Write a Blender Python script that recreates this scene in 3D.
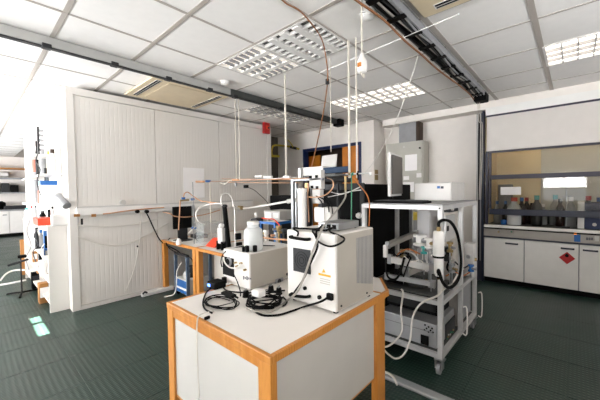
import bpy, math, random
from mathutils import Vector, Matrix
random.seed(7)
S = bpy.context.scene
for o in list(bpy.data.objects): bpy.data.objects.remove(o)
COL = S.collection
# ------------------------------------------------------------------ camera
F, PITCH, YAW, ROLL, H = 302.79, -0.0306976, 0.832673, -0.0131765, 1.365
cy, sy, cp, sp = math.cos(YAW), math.sin(YAW), math.cos(PITCH), math.sin(PITCH)
FW = Vector((sy*cp, cy*cp, sp)); R0 = Vector((cy, -sy, 0)); U0 = R0.cross(FW)
RT = R0*math.cos(ROLL) + U0*math.sin(ROLL); UP = U0*math.cos(ROLL) - R0*math.sin(ROLL)
cam = bpy.data.cameras.new('camera'); co = bpy.data.objects.new('camera', cam); COL.objects.link(co)
cam.sensor_width = 36; cam.lens = F/600*36; cam.clip_start = .02; cam.clip_end = 100
co.matrix_world = Matrix(((RT.x, UP.x, -FW.x, 0), (RT.y, UP.y, -FW.y, 0), (RT.z, UP.z, -FW.z, H), (0, 0, 0, 1)))
S.camera = co
def ray(px, py): return RT*((px-300)/F) - UP*((py-200)/F) + FW
def P(px, py, x=None, y=None, z=None):
    d = ray(px, py)
    t = x/d.x if x is not None else y/d.y if y is not None else (z-H)/d.z
    return Vector((d.x*t, d.y*t, d.z*t+H))
def proj(v):
    d = Vector((v[0], v[1], v[2]-H)); w = d.dot(FW)
    if w < .05: return None
    return 300+F*d.dot(RT)/w, 200-F*d.dot(UP)/w
# ------------------------------------------------------------------ view, world, daylight, added fill
S.view_settings.view_transform = 'Standard'; S.view_settings.look = 'None'
S.view_settings.gamma = 1; S.view_settings.use_curve_mapping = False
S.view_settings.exposure = 0.6
W = bpy.data.worlds.new('world'); S.world = W; W.use_nodes = True
W.node_tree.nodes['Background'].inputs[0].default_value = (.85, .93, 1, 1)
W.node_tree.nodes['Background'].inputs[1].default_value = 1.2
WINS = [(-1.9, -.9, .95, 2.05), (-.25, .78, 1.3, 1.95), (2.45, 3.3, .95, 2.45), (3.4, 5.0, .95, 2.45), (5.3, 6.9, .95, 2.45), (7.2, 8.8, .95, 2.45), (9.1, 10.7, .95, 2.45), (11.0, 12.6, .95, 2.45)]
WX = -2.6
WPOW = [15, 20, 80, 150, 170, 170, 160, 160]
FILL_WINS = [(-2.2, -.6, .95, 2.4), (-.2, 1.4, .95, 2.4), (1.8, 3.4, .95, 2.4)]  # added windows behind the camera, made up to carry fill light
FILL_POW = [58, 72, 58]
for (a, b, c, d), pw in zip(WINS, WPOW):
    l = bpy.data.lights.new('window_daylight', 'AREA'); l.shape = 'RECTANGLE'; l.size = b-a; l.size_y = d-c
    l.energy = pw; l.color = (.985, .995, 1.03)
    lo = bpy.data.objects.new('window_daylight', l); COL.objects.link(lo)
    lo.location = (WX-.02, (a+b)/2, (c+d)/2); lo.rotation_euler = (math.pi/2+.6, 0, -math.pi/2)
sun = bpy.data.lights.new('sun', 'SUN'); sun.energy = 260; sun.angle = .005; sun.color = (1, .96, .9)
so = bpy.data.objects.new('sun', sun); COL.objects.link(so); so.location = (-8, 4, 6)
so.rotation_euler = Vector((math.cos(.61), 0, -math.sin(.61))).to_track_quat('-Z', 'Y').to_euler()
for (a, b, c, d), pw in zip(FILL_WINS, FILL_POW):  # added fill lamps set in the made-up back windows
    l = bpy.data.lights.new('window_daylight', 'AREA'); l.shape = 'RECTANGLE'; l.size = b-a; l.size_y = d-c
    l.energy = pw; l.color = (.985, .995, 1.03)
    lo = bpy.data.objects.new('window_daylight', l); COL.objects.link(lo)
    lo.location = ((a+b)/2, -2.52, (c+d)/2); lo.rotation_euler = (math.pi/2+1.1, 0, 0)
# ------------------------------------------------------------------ materials
def srgb(c):
    if isinstance(c, str):
        c = c.lstrip('#'); c = [int(c[i:i+2], 16)/255 for i in (0, 2, 4)]
    return tuple((v/12.92 if v <= .04045 else ((v+.055)/1.055)**2.4) for v in c) + (1,)
MATS = {}
def mat(name, c, rough=.5, metal=0, var=.06, scale=8, emit=0, alpha=1, trans=0, bump=0, bscale=60, spec=.5):
    m = bpy.data.materials.new(name); m.use_nodes = True; nt = m.node_tree; b = nt.nodes['Principled BSDF']
    b.inputs['Roughness'].default_value = rough; b.inputs['Metallic'].default_value = metal
    b.inputs['Specular IOR Level'].default_value = spec
    col = srgb(c)
    if var:
        tc = nt.nodes.new('ShaderNodeTexCoord'); n = nt.nodes.new('ShaderNodeTexNoise'); n.inputs['Scale'].default_value = scale
        n.inputs['Detail'].default_value = 4; nt.links.new(tc.outputs['Object'], n.inputs['Vector'])
        r = nt.nodes.new('ShaderNodeValToRGB')
        r.color_ramp.elements[0].position = .3; r.color_ramp.elements[1].position = .7
        r.color_ramp.elements[0].color = tuple(v*(1-var) for v in col[:3])+(1,)
        r.color_ramp.elements[1].color = tuple(min(1, v*(1+var)) for v in col[:3])+(1,)
        nt.links.new(n.outputs['Fac'], r.inputs['Fac']); nt.links.new(r.outputs['Color'], b.inputs['Base Color'])
    else: b.inputs['Base Color'].default_value = col
    if bump:
        tc = nt.nodes.new('ShaderNodeTexCoord'); n = nt.nodes.new('ShaderNodeTexNoise'); n.inputs['Scale'].default_value = bscale
        nt.links.new(tc.outputs['Object'], n.inputs['Vector'])
        bp = nt.nodes.new('ShaderNodeBump'); bp.inputs['Strength'].default_value = bump; bp.inputs['Distance'].default_value = .01
        nt.links.new(n.outputs['Fac'], bp.inputs['Height']); nt.links.new(bp.outputs['Normal'], b.inputs['Normal'])
    if emit:
        b.inputs['Emission Color'].default_value = col; b.inputs['Emission Strength'].default_value = emit
    if alpha < 1: b.inputs['Alpha'].default_value = alpha
    if trans: b.inputs['Transmission Weight'].default_value = trans; b.inputs['IOR'].default_value = 1.1
    MATS[name] = m; return m
mat('panel_white', '#dfdbd5', .45, var=.02, scale=2)
mat('wall_cream', '#ebe5de', .75, var=.02, bump=.1, bscale=120)
mat('ceil_tile', '#f4f1ed', .85, var=.015, scale=14, bump=.15, bscale=200)
mat('ceil_rail', '#b0a8a0', .5, var=.02)
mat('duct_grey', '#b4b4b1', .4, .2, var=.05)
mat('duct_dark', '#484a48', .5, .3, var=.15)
mat('black', '#0b0b0b', .6, var=.2, spec=.1)
mat('black_gloss', '#090909', .3, var=.1)
mat('dark_grey', '#28292b', .5, var=.15, spec=.3)
mat('grey', '#8f9092', .5, var=.08)
mat('shell_grey', '#5a5652', .5, var=.05)
mat('light_grey', '#c8c6c2', .5, var=.05)
mat('cab_grey', '#b4b2a8', .5, var=.03)
mat('white', '#e9e7e3', .4, var=.03)
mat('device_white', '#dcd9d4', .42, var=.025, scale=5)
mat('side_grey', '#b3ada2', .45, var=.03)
mat('laminate', '#eeeae4', .38, var=.02, scale=4)
mat('laminate_panel', '#cbc9c3', .4, var=.02, scale=4)  # bench laminate again, coloured darker to cut the light on front panels
mat('panel_grey', '#c3bfb8', .5, var=.02)
mat('cream', '#d8c7a8', .55, var=.04)
mat('alu', '#c4c6c8', .35, .75, var=.05)
mat('steel', '#a9abad', .3, .85, var=.06)
mat('alu_white', '#d2d1ce', .4, .25, var=.04)
mat('alu_frame', '#c6c6c5', .4, .35, var=.05)
mat('copper', '#c99a76', .4, .3, var=.12)
mat('brass', '#9c865a', .4, .5, var=.1)
mat('tower_steel', '#85878a', .4, .5, var=.1)  # steel darkened in colour for the shade at the valve tower
mat('copper_orange', '#b9703c', .45, .2, var=.1)
mat('cord_brown', '#8a5a35', .6, var=.1)
mat('navy', '#141c30', .4, var=.1)
mat('navy_purple', '#2b2938', .4, var=.1)
mat('blue_frame', '#14264f', .45, var=.08)
mat('teal_blue', '#15334f', .5, var=.08, spec=.2)
mat('blue', '#1f62a8', .45, var=.08)
mat('steel_blue', '#5e6f86', .45, var=.08)
mat('recess_dark', '#564f45', .8, var=.1)  # dark colour stands in for the unlit depth of the recess
mat('orange', '#c97a1e', .5, var=.08)
mat('brown_dark', '#3a2a1e', .7, var=.15)
mat('red', '#b3181c', .4, var=.08)
mat('tray_red', '#d9421f', .4, var=.06)
mat('rust', '#b0604e', .5, var=.08)
mat('yellow', '#c9b23a', .45, var=.06)
mat('green', '#137a55', .4, var=.05)
mat('cyan', '#3fa6a0', .4, var=.05)
mat('cardboard', '#a8753f', .8, var=.1)
mat('card_white', '#f4f2f1', .7, var=.02)
mat('cable_white', '#d9d5cd', .45, var=.03)
mat('rope', '#cfc8bb', .7, var=.08)
mat('plastic_clear', '#aeb2b2', .3, var=.05, alpha=.6)
mat('jug', '#e2e5e4', .4, var=.02, alpha=.8)
def glass_mat(name, base, tint):
    m = bpy.data.materials.new(name); m.use_nodes = True; nt = m.node_tree; nt.nodes.remove(nt.nodes['Principled BSDF'])
    t = nt.nodes.new('ShaderNodeBsdfTransparent'); t.inputs[0].default_value = tint; g = nt.nodes.new('ShaderNodeBsdfGlossy'); g.inputs['Roughness'].default_value = .02
    f = nt.nodes.new('ShaderNodeFresnel'); f.inputs[0].default_value = base; mx = nt.nodes.new('ShaderNodeMixShader')
    nt.links.new(f.outputs[0], mx.inputs[0]); nt.links.new(t.outputs[0], mx.inputs[1]); nt.links.new(g.outputs[0], mx.inputs[2])
    nt.links.new(mx.outputs[0], nt.nodes['Material Output'].inputs[0]); MATS[name] = m
glass_mat('glass', 1.6, (.95, .95, .94, 1))
mat('acrylic', '#cfd6d6', .1, var=0, alpha=.16)
mat('hose_clear', '#a8a49b', .35, var=.05, alpha=.8)
mat('hood_panel', '#cfc9c3', .45, var=.02)
mat('hood_back', '#d8c69d', .6, var=.05, scale=3)
mat('hood_grey', '#a39e97', .45, .2, var=.04)
mat('amber', '#2a1710', .2, var=.1)
mat('lamp_on', '#fff6ea', .5, var=0, emit=1.6)
mat('cell_dark', '#2b2926', .4, var=.05)
mat('lamp_dim', '#fff6ea', .5, var=0, emit=.5)
mat('lamp_off', '#e8e6e2', .4, var=0)
mat('lamp_hood', '#ffe2ae', .5, var=0, emit=4)
mat('led_blue', '#5080ff', .5, var=0, emit=6)
mat('led_orange', '#ff8c1a', .5, var=0, emit=2)
mat('louver', '#a9a7a3', .35, .3, var=.02)
mat('label_yellow', '#e8ac2c', .5, var=0)
mat('ink', '#5b5b60', .6, var=0)
# wood with grain
def wood(name, c1, c2):
    m = bpy.data.materials.new(name); m.use_nodes = True; nt = m.node_tree; b = nt.nodes['Principled BSDF']
    tc = nt.nodes.new('ShaderNodeTexCoord'); mp = nt.nodes.new('ShaderNodeMapping'); mp.inputs['Scale'].default_value = (6, 6, 1.6)
    w = nt.nodes.new('ShaderNodeTexWave'); w.inputs['Scale'].default_value = 4; w.inputs['Distortion'].default_value = 6; w.inputs['Detail'].default_value = 3
    r = nt.nodes.new('ShaderNodeValToRGB'); r.color_ramp.elements[0].color = srgb(c1); r.color_ramp.elements[1].color = srgb(c2)
    nt.links.new(tc.outputs['Object'], mp.inputs[0]); nt.links.new(mp.outputs[0], w.inputs[0])
    nt.links.new(w.outputs['Fac'], r.inputs[0]); nt.links.new(r.outputs[0], b.inputs['Base Color'])
    b.inputs['Roughness'].default_value = .4; MATS[name] = m
wood('beech', '#bd7a33', '#cd8d45')
# ribbed rubber floor
def floor_mat():
    m = bpy.data.materials.new('rubber'); m.use_nodes = True; nt = m.node_tree; b = nt.nodes['Principled BSDF']; L = nt.links.new
    b.inputs['Specular IOR Level'].default_value = .6
    n = nt.nodes.new('ShaderNodeTexNoise'); n.inputs['Scale'].default_value = 2.2; n.inputs['Detail'].default_value = 6
    geo = nt.nodes.new('ShaderNodeNewGeometry'); L(geo.outputs['Position'], n.inputs['Vector'])
    r = nt.nodes.new('ShaderNodeValToRGB'); r.color_ramp.elements[0].position = .3; r.color_ramp.elements[1].position = .75
    r.color_ramp.elements[0].color = srgb('#1b3029'); r.color_ramp.elements[1].color = srgb('#243c34')
    L(n.outputs['Fac'], r.inputs[0]); L(r.outputs[0], b.inputs['Base Color'])
    rr = nt.nodes.new('ShaderNodeMapRange'); rr.inputs[1].default_value = .3; rr.inputs[2].default_value = .7; rr.inputs[3].default_value = .3; rr.inputs[4].default_value = .42
    L(n.outputs['Fac'], rr.inputs[0]); L(rr.outputs[0], b.inputs['Roughness'])
    w = nt.nodes.new('ShaderNodeTexWave'); w.inputs['Scale'].default_value = 9; w.bands_direction = 'X'; L(geo.outputs['Position'], w.inputs['Vector'])
    w2 = nt.nodes.new('ShaderNodeTexWave'); w2.inputs['Scale'].default_value = 14; w2.bands_direction = 'Y'; L(geo.outputs['Position'], w2.inputs['Vector'])
    mx = nt.nodes.new('ShaderNodeMath'); mx.operation = 'MULTIPLY'; L(w.outputs['Fac'], mx.inputs[0]); L(w2.outputs['Fac'], mx.inputs[1])
    bp = nt.nodes.new('ShaderNodeBump'); bp.inputs['Strength'].default_value = .3; bp.inputs['Distance'].default_value = .008
    L(mx.outputs[0], bp.inputs['Height']); L(bp.outputs[0], b.inputs['Normal'])
    MATS['rubber'] = m
floor_mat()
# ------------------------------------------------------------------ mesh builder
ORG = {}
def fr(a, b):
    d = (b-a).normalized(); t = Vector((0, 0, 1)) if abs(d.z) < .9 else Vector((1, 0, 0))
    u = d.cross(t).normalized(); return d, u, d.cross(u)
def smooth_path(pts, k=5):
    pts = [Vector(p) for p in pts]
    if len(pts) < 3: return pts
    out = []
    for i in range(len(pts)-1):
        p0 = pts[max(i-1, 0)]; p1 = pts[i]; p2 = pts[i+1]; p3 = pts[min(i+2, len(pts)-1)]
        for j in range(k):
            t = j/k
            out.append(.5*((2*p1)+(p2-p0)*t+(2*p0-5*p1+4*p2-p3)*t*t+(3*p1-p0-3*p2+p3)*t**3))
    return out+[pts[-1]]
class MB:
    def __init__(s): s.v = []; s.f = []
    def box(s, x0, x1, y0, y1, z0, z1):
        i = len(s.v); x0, x1 = min(x0, x1), max(x0, x1); y0, y1 = min(y0, y1), max(y0, y1); z0, z1 = min(z0, z1), max(z0, z1)
        s.v += [(x, y, z) for z in (z0, z1) for y in (y0, y1) for x in (x0, x1)]
        s.f += [(i+a, i+b, i+c, i+d) for a, b, c, d in ((0, 2, 3, 1), (4, 5, 7, 6), (0, 1, 5, 4), (2, 6, 7, 3), (0, 4, 6, 2), (1, 3, 7, 5))]
        return s
    def cyl(s, a, b, r, r2=None, n=12):
        a = Vector(a); b = Vector(b); r2 = r if r2 is None else r2; d, u, w = fr(a, b); i = len(s.v)
        for c, q in ((a, r), (b, r2)):
            for k in range(n):
                t = 2*math.pi*k/n; s.v.append(tuple(c+u*(q*math.cos(t))+w*(q*math.sin(t))))
        s.f += [(i+k, i+(k+1) % n, i+n+(k+1) % n, i+n+k) for k in range(n)]
        s.f += [tuple(i+k for k in range(n))[::-1], tuple(i+n+k for k in range(n))]
        return s
    def tube(s, pts, r, n=6, k=5, closed=False):
        pts = smooth_path(pts, k); i = len(s.v); m = len(pts); u = None
        for q in range(m):
            d = (pts[min(q+1, m-1)]-pts[max(q-1, 0)]); d = d.normalized() if d.length > 1e-9 else Vector((0, 0, 1))
            if u is None: _, u, w = fr(Vector((0, 0, 0)), d)
            u = (u-d*u.dot(d)); u = u.normalized() if u.length > 1e-6 else fr(Vector((0, 0, 0)), d)[1]
            w = d.cross(u)
            for a in range(n):
                t = 2*math.pi*a/n; s.v.append(tuple(pts[q]+u*(r*math.cos(t))+w*(r*math.sin(t))))
        for q in range(m-1):
            s.f += [(i+q*n+a, i+q*n+(a+1) % n, i+(q+1)*n+(a+1) % n, i+(q+1)*n+a) for a in range(n)]
        s.f += [tuple(i+a for a in range(n))[::-1], tuple(i+(m-1)*n+a for a in range(n))]
        return s
    def lathe(s, c, prof, n=16):
        i = len(s.v); m = len(prof)
        for r, z in prof:
            for k in range(n):
                t = 2*math.pi*k/n; s.v.append((c[0]+r*math.cos(t), c[1]+r*math.sin(t), c[2]+z))
        for q in range(m-1):
            s.f += [(i+q*n+k, i+q*n+(k+1) % n, i+(q+1)*n+(k+1) % n, i+(q+1)*n+k) for k in range(n)]
        s.f += [tuple(i+k for k in range(n))[::-1], tuple(i+(m-1)*n+k for k in range(n))]
        return s
    def prism(s, poly, ext):
        i = len(s.v); n = len(poly); e = Vector(ext)
        s.v += [tuple(Vector(p)) for p in poly]+[tuple(Vector(p)+e) for p in poly]
        s.f += [tuple(i+k for k in range(n))[::-1], tuple(i+n+k for k in range(n))]
        s.f += [(i+k, i+(k+1) % n, i+n+(k+1) % n, i+n+k) for k in range(n)]
        return s
    def mesh(s, name, m, org):
        me = bpy.data.meshes.new(name); me.from_pydata([(a-org[0], b-org[1], c-org[2]) for a, b, c in s.v], [], s.f)
        me.materials.append(MATS[m]); me.update(); return me
    def build(s, name, m, parent=None, smooth=False, bevel=0, flip=True):
        xs, ys, zs = zip(*s.v); org = ((min(xs)+max(xs))/2, (min(ys)+max(ys))/2, min(zs))
        me = s.mesh(name, m, org)
        import bmesh
        bm = bmesh.new(); bm.from_mesh(me); bmesh.ops.recalc_face_normals(bm, faces=bm.faces)
        if bevel: bmesh.ops.bevel(bm, geom=[e for e in bm.edges if e.is_manifold and e.calc_face_angle(0) > .6], offset=bevel, segments=2, affect='EDGES', profile=.5, clamp_overlap=True)
        bm.to_mesh(me); bm.free()
        if smooth:
            for p in me.polygons: p.use_smooth = True
            me.set_sharp_from_angle(angle=.7)
        o = bpy.data.objects.new(name, me); COL.objects.link(o); ORG[o.name] = org
        if parent is not None:
            q = ORG[parent.name]; o.parent = parent; o.location = tuple(org[i]-q[i] for i in range(3))
        else: o.location = org
        return o
def box(*a): return MB().box(*a)
def tag(o, label, cat, group=None, kind=None):
    o['label'] = label; o['category'] = cat
    if group: o['group'] = group
    if kind: o['kind'] = kind
    return o
def thing(name, label, cat, loc, group=None):
    o = bpy.data.objects.new(name, None); COL.objects.link(o); o.location = tuple(loc); o.empty_display_size = .05
    ORG[o.name] = tuple(loc); return tag(o, label, cat, group)
def struct(name, mb, m, parent=None, **k):
    o = mb.build(name, m, parent, **k)
    if parent is None: o['kind'] = 'structure'
    return o
def inst(me, name, org, parent):
    o = bpy.data.objects.new(name, me); COL.objects.link(o); ORG[o.name] = tuple(org)
    q = ORG[parent.name]; o.parent = parent; o.location = tuple(org[i]-q[i] for i in range(3)); return o
def shared(mb, name, m, bevel=0):
    me = mb.mesh(name, m, (0, 0, 0))
    import bmesh
    bm = bmesh.new(); bm.from_mesh(me); bmesh.ops.recalc_face_normals(bm, faces=bm.faces); bm.to_mesh(me); bm.free()
    return me
# ------------------------------------------------------------------ setting
CZ = 2.625
def inview(pts, m=25):
    q = [proj(p) for p in pts]; q = [a for a in q if a]
    if not q: return False
    return max(a[0] for a in q) > -m and min(a[0] for a in q) < 600+m and max(a[1] for a in q) > -m and min(a[1] for a in q) < 400+m
floor = struct('floor', box(-2.7, 6.1, -2.6, 14.3, -.12, -.006), 'rubber')
FT = .515
ft = shared(box(-FT/2+.003, FT/2-.003, -FT/2+.003, FT/2-.003, 0, .006), 'floor_tile', 'rubber')
nt_ = []
for i in range(-6, 10):
    for j in range(-4, 26):
        x = .53+FT*(i+.5); y = .03+FT*(j+.5)
        if x > 5.1: continue
        if x > 1.1 and y > 4.4 and x < 3.8: continue
        if y > 8.1 and x > 1.2: continue
        if inview([(x+a*FT/2, y+b*FT/2, 0) for a in (-1, 1) for b in (-1, 1)], 5): nt_.append((x*x+y*y, x, y))
nt_.sort()
for _, x, y in nt_[:290]: inst(ft, 'floor_tile', (x, y, -.006), floor)
rest = MB()
for _, x, y in nt_[290:]: rest.box(x-FT/2+.002, x+FT/2-.002, y-FT/2+.002, y+FT/2-.002, -.006, 0)
if rest.v: rest.build('far_floor_tile', 'rubber', floor)['kind'] = 'stuff'

ceil = struct('ceiling', box(-2.7, 6.1, -2.6, 14.3, CZ+.02, CZ+.15), 'ceil_rail')
LIGHTS = [(1.7, 2.04, 'a'), (1.7, 1.44, 'b'), (3.5, 2.04, 'on'), (3.5, 1.44, 'on'), (3.5, -.36, 'on'), (3.5, -.96, 'on'), (2.9, 3.24, 'c'), (3.5, 3.24, 'c')]
lset = {(round(a, 2), round(b, 2)) for a, b, _ in LIGHTS}
ct = shared(box(.006, .594, .006, .594, 0, .02), 'ceiling_tile', 'ceil_tile')
cells = []
for i in range(-5, 10):
    for j in range(-4, 23):
        x = .5+.6*i; y = .24+.6*j
        if (round(x, 2), round(y, 2)) in lset: continue
        if x > 5.2 or (x > .9 and y > 4.5 and x < 3.4) or (y > 5.2 and x > .9): continue
        if inview([(x+a, y+b, CZ) for a in (0, .6) for b in (0, .6)], 5): cells.append((x, y))
for x, y in cells: inst(ct, 'ceiling_tile', (x, y, CZ), ceil)
xs = sorted({c[0] for c in cells}); ys = sorted({c[1] for c in cells})
for x in xs:
    w = .016 if x < 1.8 else .009
    cc = [c[1] for c in cells if abs(c[0]-x) < .01]; 
    box(x-w, x+w, min(cc), max(cc)+.6, CZ-.004, CZ+.012).build('ceiling_rail', 'ceil_rail', ceil)
for y in ys:
    w = .02 if abs(y-.24) < .01 or abs(y-.84) < .01 else .009
    cc = [c[0] for c in cells if abs(c[1]-y) < .01]
    box(min(cc), max(cc)+.6, y-w, y+w, CZ-.005, CZ+.012).build('ceiling_rail', 'ceil_rail', ceil)
# enclosing walls
wl = MB(); wl.box(WX-.2, WX, -2.6, 14.3, 0, .95).box(WX-.2, WX, -2.6, 14.3, 2.45, CZ+.02)
edges = [-2.6]+[v for a in WINS for v in a[:2]]+[14.3]
for k in range(0, len(edges), 2): wl.box(WX-.2, WX, edges[k], edges[k+1], .95, 2.45)
for a, b, c, d in WINS:
    if d < 2.45: wl.box(WX-.2, WX, a, b, d, 2.45)
struct('wall_window_side', wl, 'wall_cream')
for n, (a, b, c, d) in enumerate(WINS):
    f = MB(); t = .05
    f.box(WX-.1, WX-.04, a, a+t, c, d).box(WX-.1, WX-.04, b-t, b, c, d).box(WX-.1, WX-.04, a+t, b-t, c, c+t).box(WX-.1, WX-.04, a+t, b-t, d-t, d).box(WX-.1, WX-.04, (a+b)/2-.03, (a+b)/2+.03, c+t, d-t)
    w = struct('window_%d' % (n+1), f, 'white')
    box(WX-.09, WX-.08, a+t, (a+b)/2-.03, c+t, d-t).build('pane', 'glass', w); box(WX-.09, WX-.08, (a+b)/2+.03, b-t, c+t, d-t).build('pane', 'glass', w)
wb = MB().box(-2.8, 6.1, -2.7, -2.5, 0, .95).box(-2.8, 6.1, -2.7, -2.5, 2.4, CZ+.02)
edges = [-2.8]+[v for a in FILL_WINS for v in a[:2]]+[6.1]
for k in range(0, len(edges), 2): wb.box(edges[k], edges[k+1], -2.7, -2.5, .95, 2.4)
# unseen blinds added to block the sun; a gap shapes one streak
for n, (a, b, c, d) in enumerate(WINS):
    bl = MB()
    if n == 3: bl.box(WX-.17, WX-.16, a, b, c, 2.225).box(WX-.17, WX-.16, a, 3.80, 2.225, 2.285).box(WX-.17, WX-.16, 4.42, b, 2.225, 2.285).box(WX-.17, WX-.16, a, b, 2.285, d)
    else: bl.box(WX-.17, WX-.16, a, b, c, d)
    tag(bl.build('window_blind', 'white'), '%s white closed blind of the side window wall, counted from the wall behind the camera' % ('first', 'second', 'third', 'fourth', 'fifth', 'sixth', 'seventh', 'eighth')[n], 'blind')
for n, (a, b, c, d) in enumerate(FILL_WINS):
    tag(box(a, b, -2.68, -2.67, c, d).build('window_blind', 'white'), ('left', 'middle', 'right')[n]+' white closed blind in the wall behind the camera', 'blind')
struct('wall_back', wb, 'wall_cream')
for n, (a, b, c, d) in enumerate(FILL_WINS):
    f = MB(); t = .05; y0, y1 = -2.62, -2.56
    f.box(a, a+t, y0, y1, c, d).box(b-t, b, y0, y1, c, d).box(a+t, b-t, y0, y1, c, c+t).box(a+t, b-t, y0, y1, d-t, d)
    w = struct('window_%d' % (n+20), f, 'white'); box(a+t, b-t, -2.595, -2.585, c+t, d-t).build('pane', 'glass', w)  # frames and panes of the added fill windows
struct('wall_far', box(-2.8, 6.1, 14.2, 14.35, 0, CZ+.02), 'wall_cream')
struct('wall_outer', box(6.0, 6.15, -2.6, 14.3, 0, CZ+.02), 'wall_cream')
struct('wall_right', MB().box(5.4, 5.5, 1.09, 2.72, 0, CZ+.02).box(5.4, 5.5, -2.6, -1.12, 0, CZ+.02), 'wall_cream')
# pipe casing along the top of the right wall, with slanted end
cas = MB().box(5.15, 5.42, -.01, 2.62, 2.522, CZ)
cas.prism([(5.15, -.01, 2.522), (5.15, -.01, CZ), (5.15, -.13, CZ)], (.27, 0, 0))
struct('trim_1', cas, 'wall_cream')
struct('trim_2', box(5.12, 5.16, -2.5, .985, 2.41, CZ), 'wall_cream')
# door wall with a pier on its right, opening with blue frame
DX = 4.97
d1 = P(303.5, 160, x=DX).y; d2 = P(361.5, 160, x=DX).y; dz = P(333, 145.5, x=DX).z
dw = MB().box(DX, DX+.15, d1, 5.3, 0, CZ+.02).box(DX, DX+.15, 2.70, d2, 0, CZ+.02).box(DX, DX+.15, d2, d1, dz, CZ+.02).box(DX+.15, 5.5, 2.70, 2.80, 0, CZ+.02)
struct('wall_door', dw, 'wall_cream')
t = .055
door = struct('door_1', MB().box(DX-.02, DX+.1, d1-t, d1, 0, dz).box(DX-.02, DX+.1, d2, d2+t, 0, dz).box(DX-.02, DX+.1, d2+t, d1-t, dz-t, dz), 'blue_frame')
o1 = P(343, 160, x=DX+.05).y
lf = box(DX+.03, DX+.07, d2+t, o1, .01, dz-t).build('door_leaf', 'orange', door)
MB().cyl((DX+.03, o1-.06, 1.05), (DX-.03, o1-.06, 1.05), .012).cyl((DX-.03, o1-.06, 1.05), (DX-.03, o1-.18, 1.05), .01).build('door_handle', 'steel', lf)
p1 = P(309, 165, x=DX+.3); p2 = P(319.5, 165, x=DX+.3)
box(DX+.3, DX+.34, p2.y, p1.y, .01, dz-.12).build('door_leaf', 'orange', door)
struct('wall_corridor', MB().box(DX+.75, DX+.8, 2.72, 5.3, 0, CZ), 'brown_dark')
# recess behind the panel room
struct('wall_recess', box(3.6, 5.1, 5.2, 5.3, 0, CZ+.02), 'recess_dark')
# sandwich panel room: ribbed panels
PY = 4.286
encl = struct('wall_panel_room', MB().box(.80, 3.88, PY+.03, PY+.1, 0, 2.57).box(.80, .9, PY+.1, 8.0, 0, 2.57).box(.8, 6.0, 7.9, 8.0, 0, CZ+.02).box(3.8, 3.88, PY+.1, 5.2, 0, 2.57), 'panel_white')
def ribbed(x0, x1, y, z0, z1, pitch=.05):
    n = max(1, round((x1-x0)/pitch)); p = (x1-x0)/n; m = MB(); pr = []
    for k in range(n):
        a = x0+k*p; pr += [(a, 0), (a+p*.12, .0012), (a+p*.2, .0012), (a+p*.32, 0)]
    pr.append((x1, 0)); N = len(pr)
    for z in (z0, z1): m.v += [(a, y+d, z) for a, d in pr]
    m.v += [(x1, y+.03, z0), (x0, y+.03, z0), (x1, y+.03, z1), (x0, y+.03, z1)]
    m.f += [(k, k+1, N+k+1, N+k) for k in range(N-1)]
    b = 2*N; m.f += [(N-1, b, b+2, 2*N-1), (b+1, 0, N, b+3), (b, b+1, b+3, b+2), tuple(range(N, 2*N))+(b+2, b+3), tuple(range(N-1, -1, -1))+(b+1, b)]
    return m
for a, b in ((.862, 1.762), (1.768, 2.772), (2.778, 3.80)):
    ribbed(a, b, PY, .05, 2.50).build('wall_panel', 'panel_white', encl)
box(.78, .858, PY-.01, PY+.09, 0, 2.57).build('corner_post', 'panel_white', encl)
box(3.805, 3.90, PY-.015, PY+.08, 0, 2.52).build('corner_post', 'panel_white', encl)
box(.78, 3.90, PY-.012, PY+.03, 2.505, 2.585).build('top_profile', 'panel_white', encl)
box(.86, 3.80, PY-.012, PY+.03, 0, .045).build('base_profile', 'panel_white', encl)
for k in range(3):
    box(.78, .80, PY+.1+k*1.2, PY+.1+k*1.2+1.19, .0, 2.57).build('wall_panel', 'panel_white', encl)

# ------------------------------------------------------------------ ceiling fittings
def ceiling_light(x, y, mode, label, along):
    r = thing('ceiling_light', label, 'light', (x+.3, y+.3, CZ), 'recessed louvred ceiling lights')
    z = CZ
    # tray glows, in one module only for reflected light; unlit cells are coloured dark
    box(x+.01, x+.59, y+.01, y+.59, z+.012, z+.019).build('reflector', {'on': 'lamp_on', 'a': 'lamp_dim', 'b': 'cell_dark', 'c': 'lamp_dim'}[mode], r)
    f = MB().box(x+.005, x+.025, y+.005, y+.595, z-.008, z+.012).box(x+.575, x+.595, y+.005, y+.595, z-.008, z+.012).box(x+.025, x+.575, y+.005, y+.025, z-.008, z+.012).box(x+.025, x+.575, y+.575, y+.595, z-.008, z+.012)
    f.build('frame', 'white', r)
    bw = {'on': .007, 'a': .026, 'b': .032, 'c': .02}[mode]; n2 = {'on': 5, 'a': 7, 'b': 8, 'c': 6}[mode]; zl = z-.016
    for k in range(1, 4):
        c = .025+.55*k/4
        (box(x+c-bw, x+c+bw, y+.025, y+.575, zl, z+.012) if along == 'y' else box(x+.025, x+.575, y+c-bw, y+c+bw, zl, z+.012)).build('louver_blade', {'on': 'louver', 'a': 'louver', 'b': 'white', 'c': 'louver'}[mode] if mode != 'a' else 'white', r)
    for k in range(1, n2):
        c = .025+.55*k/n2; w = {'on': .004, 'a': .006, 'b': .009, 'c': .005}[mode]
        (box(x+.025, x+.575, y+c-w, y+c+w, zl+.002, z+.012) if along == 'y' else box(x+c-w, x+c+w, y+.025, y+.575, zl+.002, z+.012)).build('cross_blade', 'white' if mode == 'b' else 'grey', r)
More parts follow.
